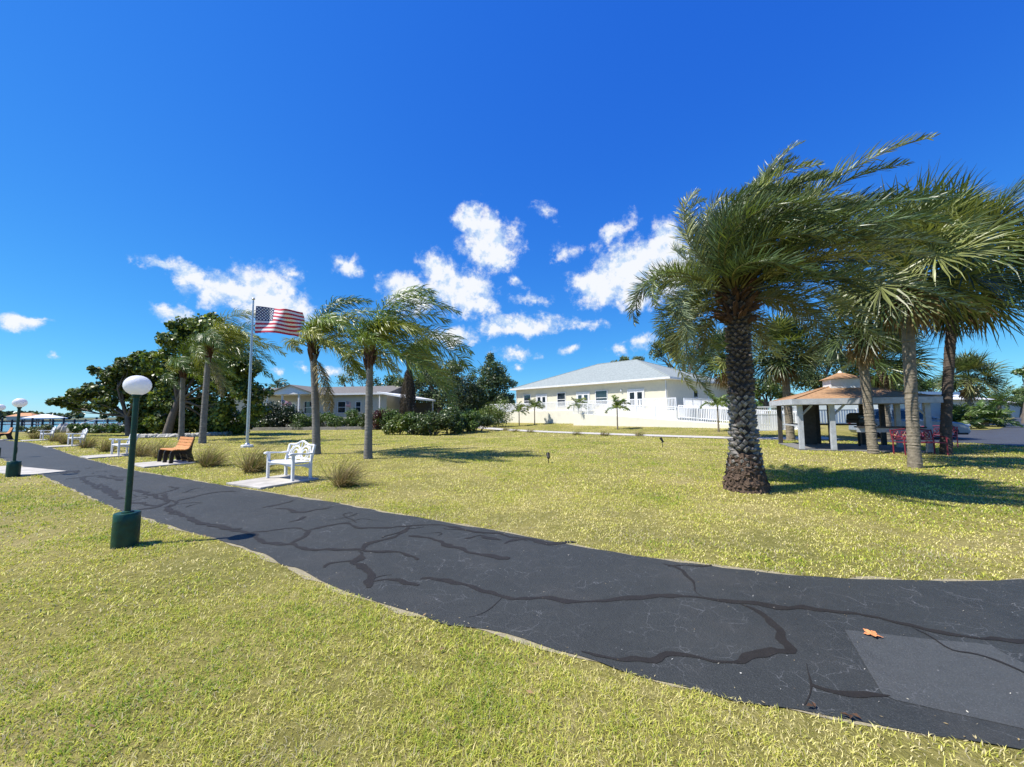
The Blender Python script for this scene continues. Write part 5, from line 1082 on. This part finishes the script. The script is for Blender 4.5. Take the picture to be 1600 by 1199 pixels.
c = P(1482, 700); red_bench('faded pink red metal bench behind the dark palm trunk facing the road', (c.x + .2, c.y + .7, 0), rad(150), 'pink', .62)

# ================================================================== CARS
def car(label, loc, rz, paint, group=None, Lc=4.7, Wd=1.85, Hc=1.68):
    t = thing('parked_car', label, 'car', loc, rz, group); hl_ = Lc / 2
    prof = [(-hl_, .42), (-hl_ + .03, .78), (-hl_ + .1, .98), (-hl_ + .28, 1.04), (.55, 1.06), (hl_ - .95, .98), (hl_ - .3, .86), (hl_ - .06, .68), (hl_, .42), (hl_ - .1, .26), (-hl_ + .1, .26)]
    b = MB(); n = len(prof)
    rings = [(-Wd / 2 + .0, .9), (-Wd / 2 + .07, 1.0), (Wd / 2 - .07, 1.0), (Wd / 2, .9)]
    vs = []; fs = []
    for y, s in rings:
        for x, z in prof: vs.append((x * (1 if s == 1 else .985), y, .26 + (z - .26) * (s + .04 if s < 1 else 1)))
    for i in range(3):
        for k in range(n): fs.append((i * n + k, i * n + (k + 1) % n, (i + 1) * n + (k + 1) % n, (i + 1) * n + k))
    fs += [tuple(range(n)), tuple(3 * n + k for k in range(n - 1, -1, -1))]; b.add(vs, fs); bo = b.build('body', M[paint], t, bevel=.04)
    gh = [(-hl_ + .2, 1.03), (-hl_ + .55, Hc - .06), (-.9, Hc), (-.1, Hc - .02), (.35, Hc - .1), (1.15, 1.04)]; wb_, wt = Wd / 2 - .09, Wd / 2 - .27
    vs = []; m_ = len(gh)
    for sg in (-1, 1):
        for x, z in gh: vs.append((x, sg * (wb_ + (wt - wb_) * (z - 1.03) / (Hc - 1.03)), z))
    MB().add(vs, [tuple(range(m_)), tuple(m_ + k for k in range(m_ - 1, -1, -1))] + [(k, (k + 1) % m_, m_ + (k + 1) % m_, m_ + k) for k in range(m_)]).build('cabin', M[paint], t, bevel=.03)
    yy = lambda z, sg, o=.012: sg * (wb_ + (wt - wb_) * (z - 1.03) / (Hc - 1.03) + o)
    for sg in (-1, 1):
        for q in ([(-1.75, 1.1), (-1.55, Hc - .16), (-.95, Hc - .11), (-.95, 1.1)], [(-.87, 1.1), (-.87, Hc - .11), (-.12, Hc - .12), (-.02, 1.1)], [(.06, 1.1), (-.03, Hc - .13), (.3, Hc - .2), (.92, 1.1)]):
            MB().add([(x, yy(z, sg), z) for x, z in q] + [(x, yy(z, sg, -.02), z) for x, z in q], [(0, 1, 2, 3), (4, 7, 6, 5), (0, 4, 5, 1), (1, 5, 6, 2), (2, 6, 7, 3), (3, 7, 4, 0)]).build('side_window', M['carglass'], t)
        MB().box((.95, sg * (Wd / 2 + .06), 1.1), (.14, .16, .12)).build('mirror', M[paint], t, bevel=.03)
    def slab(x0, z0, x1, z1, inset, nm):
        d = Vector((z1 - z0, 0, x0 - x1)).normalized(); d = d if d.z > 0 else -d; pts = []
        for x, z in ((x0, z0), (x1, z1)):
            for sg in (-1, 1): pts.append(Vector((x, yy(z, sg, -inset), z)) + d * .012)
        MB().add(pts + [p - d * .03 for p in pts], [(0, 1, 3, 2), (4, 6, 7, 5), (0, 2, 6, 4), (1, 5, 7, 3), (0, 4, 5, 1), (2, 3, 7, 6)]).build(nm, M['carglass'], t)
    slab(1.05, 1.11, .42, Hc - .15, .1, 'windscreen'); slab(-hl_ + .25, 1.12, -hl_ + .52, Hc - .14, .1, 'rear_window')
    for x in (-1.42, 1.42):
        for sg in (-1, 1):
            pr = [(.21, -.11), (.33, -.10), (.345, -.06), (.345, .06), (.33, .10), (.21, .11)]; w = MB(); nn = 24
            vs = [(x + r * math.cos(2 * math.pi * k / nn), sg * (Wd / 2 - .07) + y, .345 + r * math.sin(2 * math.pi * k / nn)) for r, y in pr for k in range(nn)]
            fs = [(i * nn + k, i * nn + (k + 1) % nn, (i + 1) * nn + (k + 1) % nn, (i + 1) * nn + k) for i in range(5) for k in range(nn)] + [(5 * nn + k, 5 * nn + (k + 1) % nn, (k + 1) % nn, k) for k in range(nn)]
            wo = w.add(vs, fs).build('wheel', M['rubber'], t, True); rm = MB()
            vs = [(x + r * math.cos(2 * math.pi * k / nn), sg * (Wd / 2 - .07 + y), .345 + r * math.sin(2 * math.pi * k / nn)) for r, y in ((.215, .08), (.19, .10), (.07, .07), (.05, .10)) for k in range(nn)]
            rm.add(vs, [(i * nn + k, i * nn + (k + 1) % nn, (i + 1) * nn + (k + 1) % nn, (i + 1) * nn + k) for i in range(3) for k in range(nn)] + [tuple(3 * nn + k for k in range(nn))]).build('rim', M['rim'], wo, True)
            ar = MB(); ar.tube([(x + .40 * math.cos(a), sg * (Wd / 2 - .03), .345 + .40 * math.sin(a)) for a in [rad(-5 + 190 * k / 16) for k in range(17)]], .04, 6, flat=1.0); ar.build('wheel_arch', M['black'], t, True)
    for sg in (-1, 1):
        MB().box((hl_ - .14, sg * .68, .74), (.3, .36, .13), rz=sg * -.25).build('headlight', M['lampglass'], t, bevel=.03); MB().box((-hl_ + .06, sg * .74, .88), (.14, .26, .2)).build('tail_light', M['red'], t, bevel=.02)
    MB().b2((hl_ - .03, -.5, .48), (hl_ + .02, .5, .66)).build('grille', M['black'], t); MB().b2((-hl_ + .15, -Wd / 2 - .004, .24), (hl_ - .15, Wd / 2 + .004, .34)).build('sill_trim', M['black'], t); return t
cc = at_depth(1412, 22.8); gcar = car('grey blue car parked on the road behind the pavilion', (cc.x, cc.y, .015), rad(-20), 'carpaint')
for u, dep, rz, lab in ((1581, 86, 60, 'left of two white cars far down the road'), (1596, 80, 60, 'right and nearer of two white cars far down the road')):
    q = at_depth(u, dep); dup(gcar, lab, (q.x, q.y, .015), rad(rz + 180), 1.12, (M['carpaint'], M['carwhite']))['group'] = 'white cars far down the road'

# ---- house behind the parked car and far white buildings
hA = at_depth(1372, 31); hB = at_depth(1476, 33); t = thing('grey_house', 'blue grey house with white flat roof edge behind the parked car', 'house', hA, math.atan2(hB.y - hA.y, hB.x - hA.x)); l = (hB - hA).length
MB().b2((0, 0, -.1), (l, 7, 2.6)).build('wall', M['bluegrey'], t); MB().b2((-.4, -.8, 2.603), (l + .5, 7.5, 2.82)).build('roof', M['whitewall'], t)
for k, x in enumerate((1.0, 2.6, 4.3)): window(t, (x, 0, 1.6), .8, 1.1, glassm='blindglass')
hA = at_depth(1440, 47); hB = at_depth(1545, 50); t = thing('white_roofed_house', 'low long house with white roof behind the dark palm trunk', 'house', hA, math.atan2(hB.y - hA.y, hB.x - hA.x)); l = (hB - hA).length
MB().b2((0, 0, -.1), (l, 8, 2.7)).build('wall', M['tan'], t); MB().prism([(-.5, 2.7), (8.5, 2.7), (4, 3.7)], -.4, l + .4).build('roof', M['whitewall'], t); window(t, (2, 0, 1.6), 1.2, 1.1); window(t, (5.5, 0, 1.6), 1.2, 1.1)
hA = at_depth(1546, 75); hB = at_depth(1574, 77); t = thing('distant_house', 'distant low house with pale roof behind the tall feather palm', 'house', hA, 0); l = (hB - hA).length
MB().b2((0, 0, -.1), (l, 8, 2.8)).build('wall', M['tan'], t); MB().prism([(-.5, 2.8), (8.5, 2.8), (4, 3.9)], -.4, l + .4).build('roof', M['shadedwhite'], t); window(t, (1.6, 0, 1.7), 1.0, 1.0)

# ================================================================== SMALL THINGS
def stake(p, label, hgt=.3, rz=0):
    t = thing('garden_spotlight', label, 'garden light', p, rz, 'garden spotlights in the lawn')
    MB().tube([(0, 0, -.06), (0, 0, hgt * .55)], .012, 6).build('stake', M['black'], t); MB().tube([(-.03, -.05, hgt * .55), (.0, 0, hgt * .72), (.04, .07, hgt)], [.035, .05, .06], 10).build('lamp_head', M['black'], t, True)
    MB().lathe([(.05, 0), (.05, .03)], 10, (0, 0, hgt * .5)).build('collar', M['green'], t); return t
stake(P(857, 724), 'nearest black garden spotlight standing in the middle of the lawn', .30, .6); stake(G(1035, 699), 'black garden spotlight stake just left of the big scaly trunk', .42, 1.2); stake(P(672, 684), 'black garden spotlight stake in front of the dark hedge', .5, 2)
p = P(1363, 995.5); rl = np.random.default_rng(4); b = MB(); out = []
for k in range(40):
    a = 2 * math.pi * k / 40; r = .035 + .032 * abs(math.cos(2.5 * a)) ** 1.5 + .006 * math.cos(15 * a); out.append((r * math.cos(a) * 1.0, r * math.sin(a) * 1.15, .014 + .012 * math.sin(2 * a) + .006 * rl.random()))
b.add([(0, 0, .012)] + out, [(0, 1 + k, 1 + (k + 1) % 40) for k in range(40)]); o = b.build('dead_leaf', M['leaforange'], None, False, 0, (p.x, p.y, .016), .5); o.scale = (.72, .72, .5); sm = o.modifiers.new('t', 'SOLIDIFY'); sm.thickness = .0015
st = MB().tube([(0, -.03, .015), (.01, -.08, .012)], .002, 5).build('stalk', M['leaforange'], o); tag(o, 'orange brown dead leaf lying on the dark asphalt at the lower right', 'leaf')
# windblown litter along the edges: dry brown leaves
for k, (u, v) in enumerate([(1266, 1110), (1272, 1108), (1322, 1124), (1330, 1127), (1338, 1126)]):
    p = P(u, v); b = MB(); b.add([(-.02, 0, .01), (0, -.009, .016), (.024, 0, .011), (0, .010, .02)], [(0, 1, 2, 3)]); o = b.build('brown_leaf', M['boots'], None, False, 0, (p.x, p.y, .012), k * 1.3); tag(o, 'tiny reddish brown dry leaf on the near edge of the path', 'leaf', 'tiny dry leaves on the near path edge'); o.modifiers.new('t', 'SOLIDIFY').thickness = .001
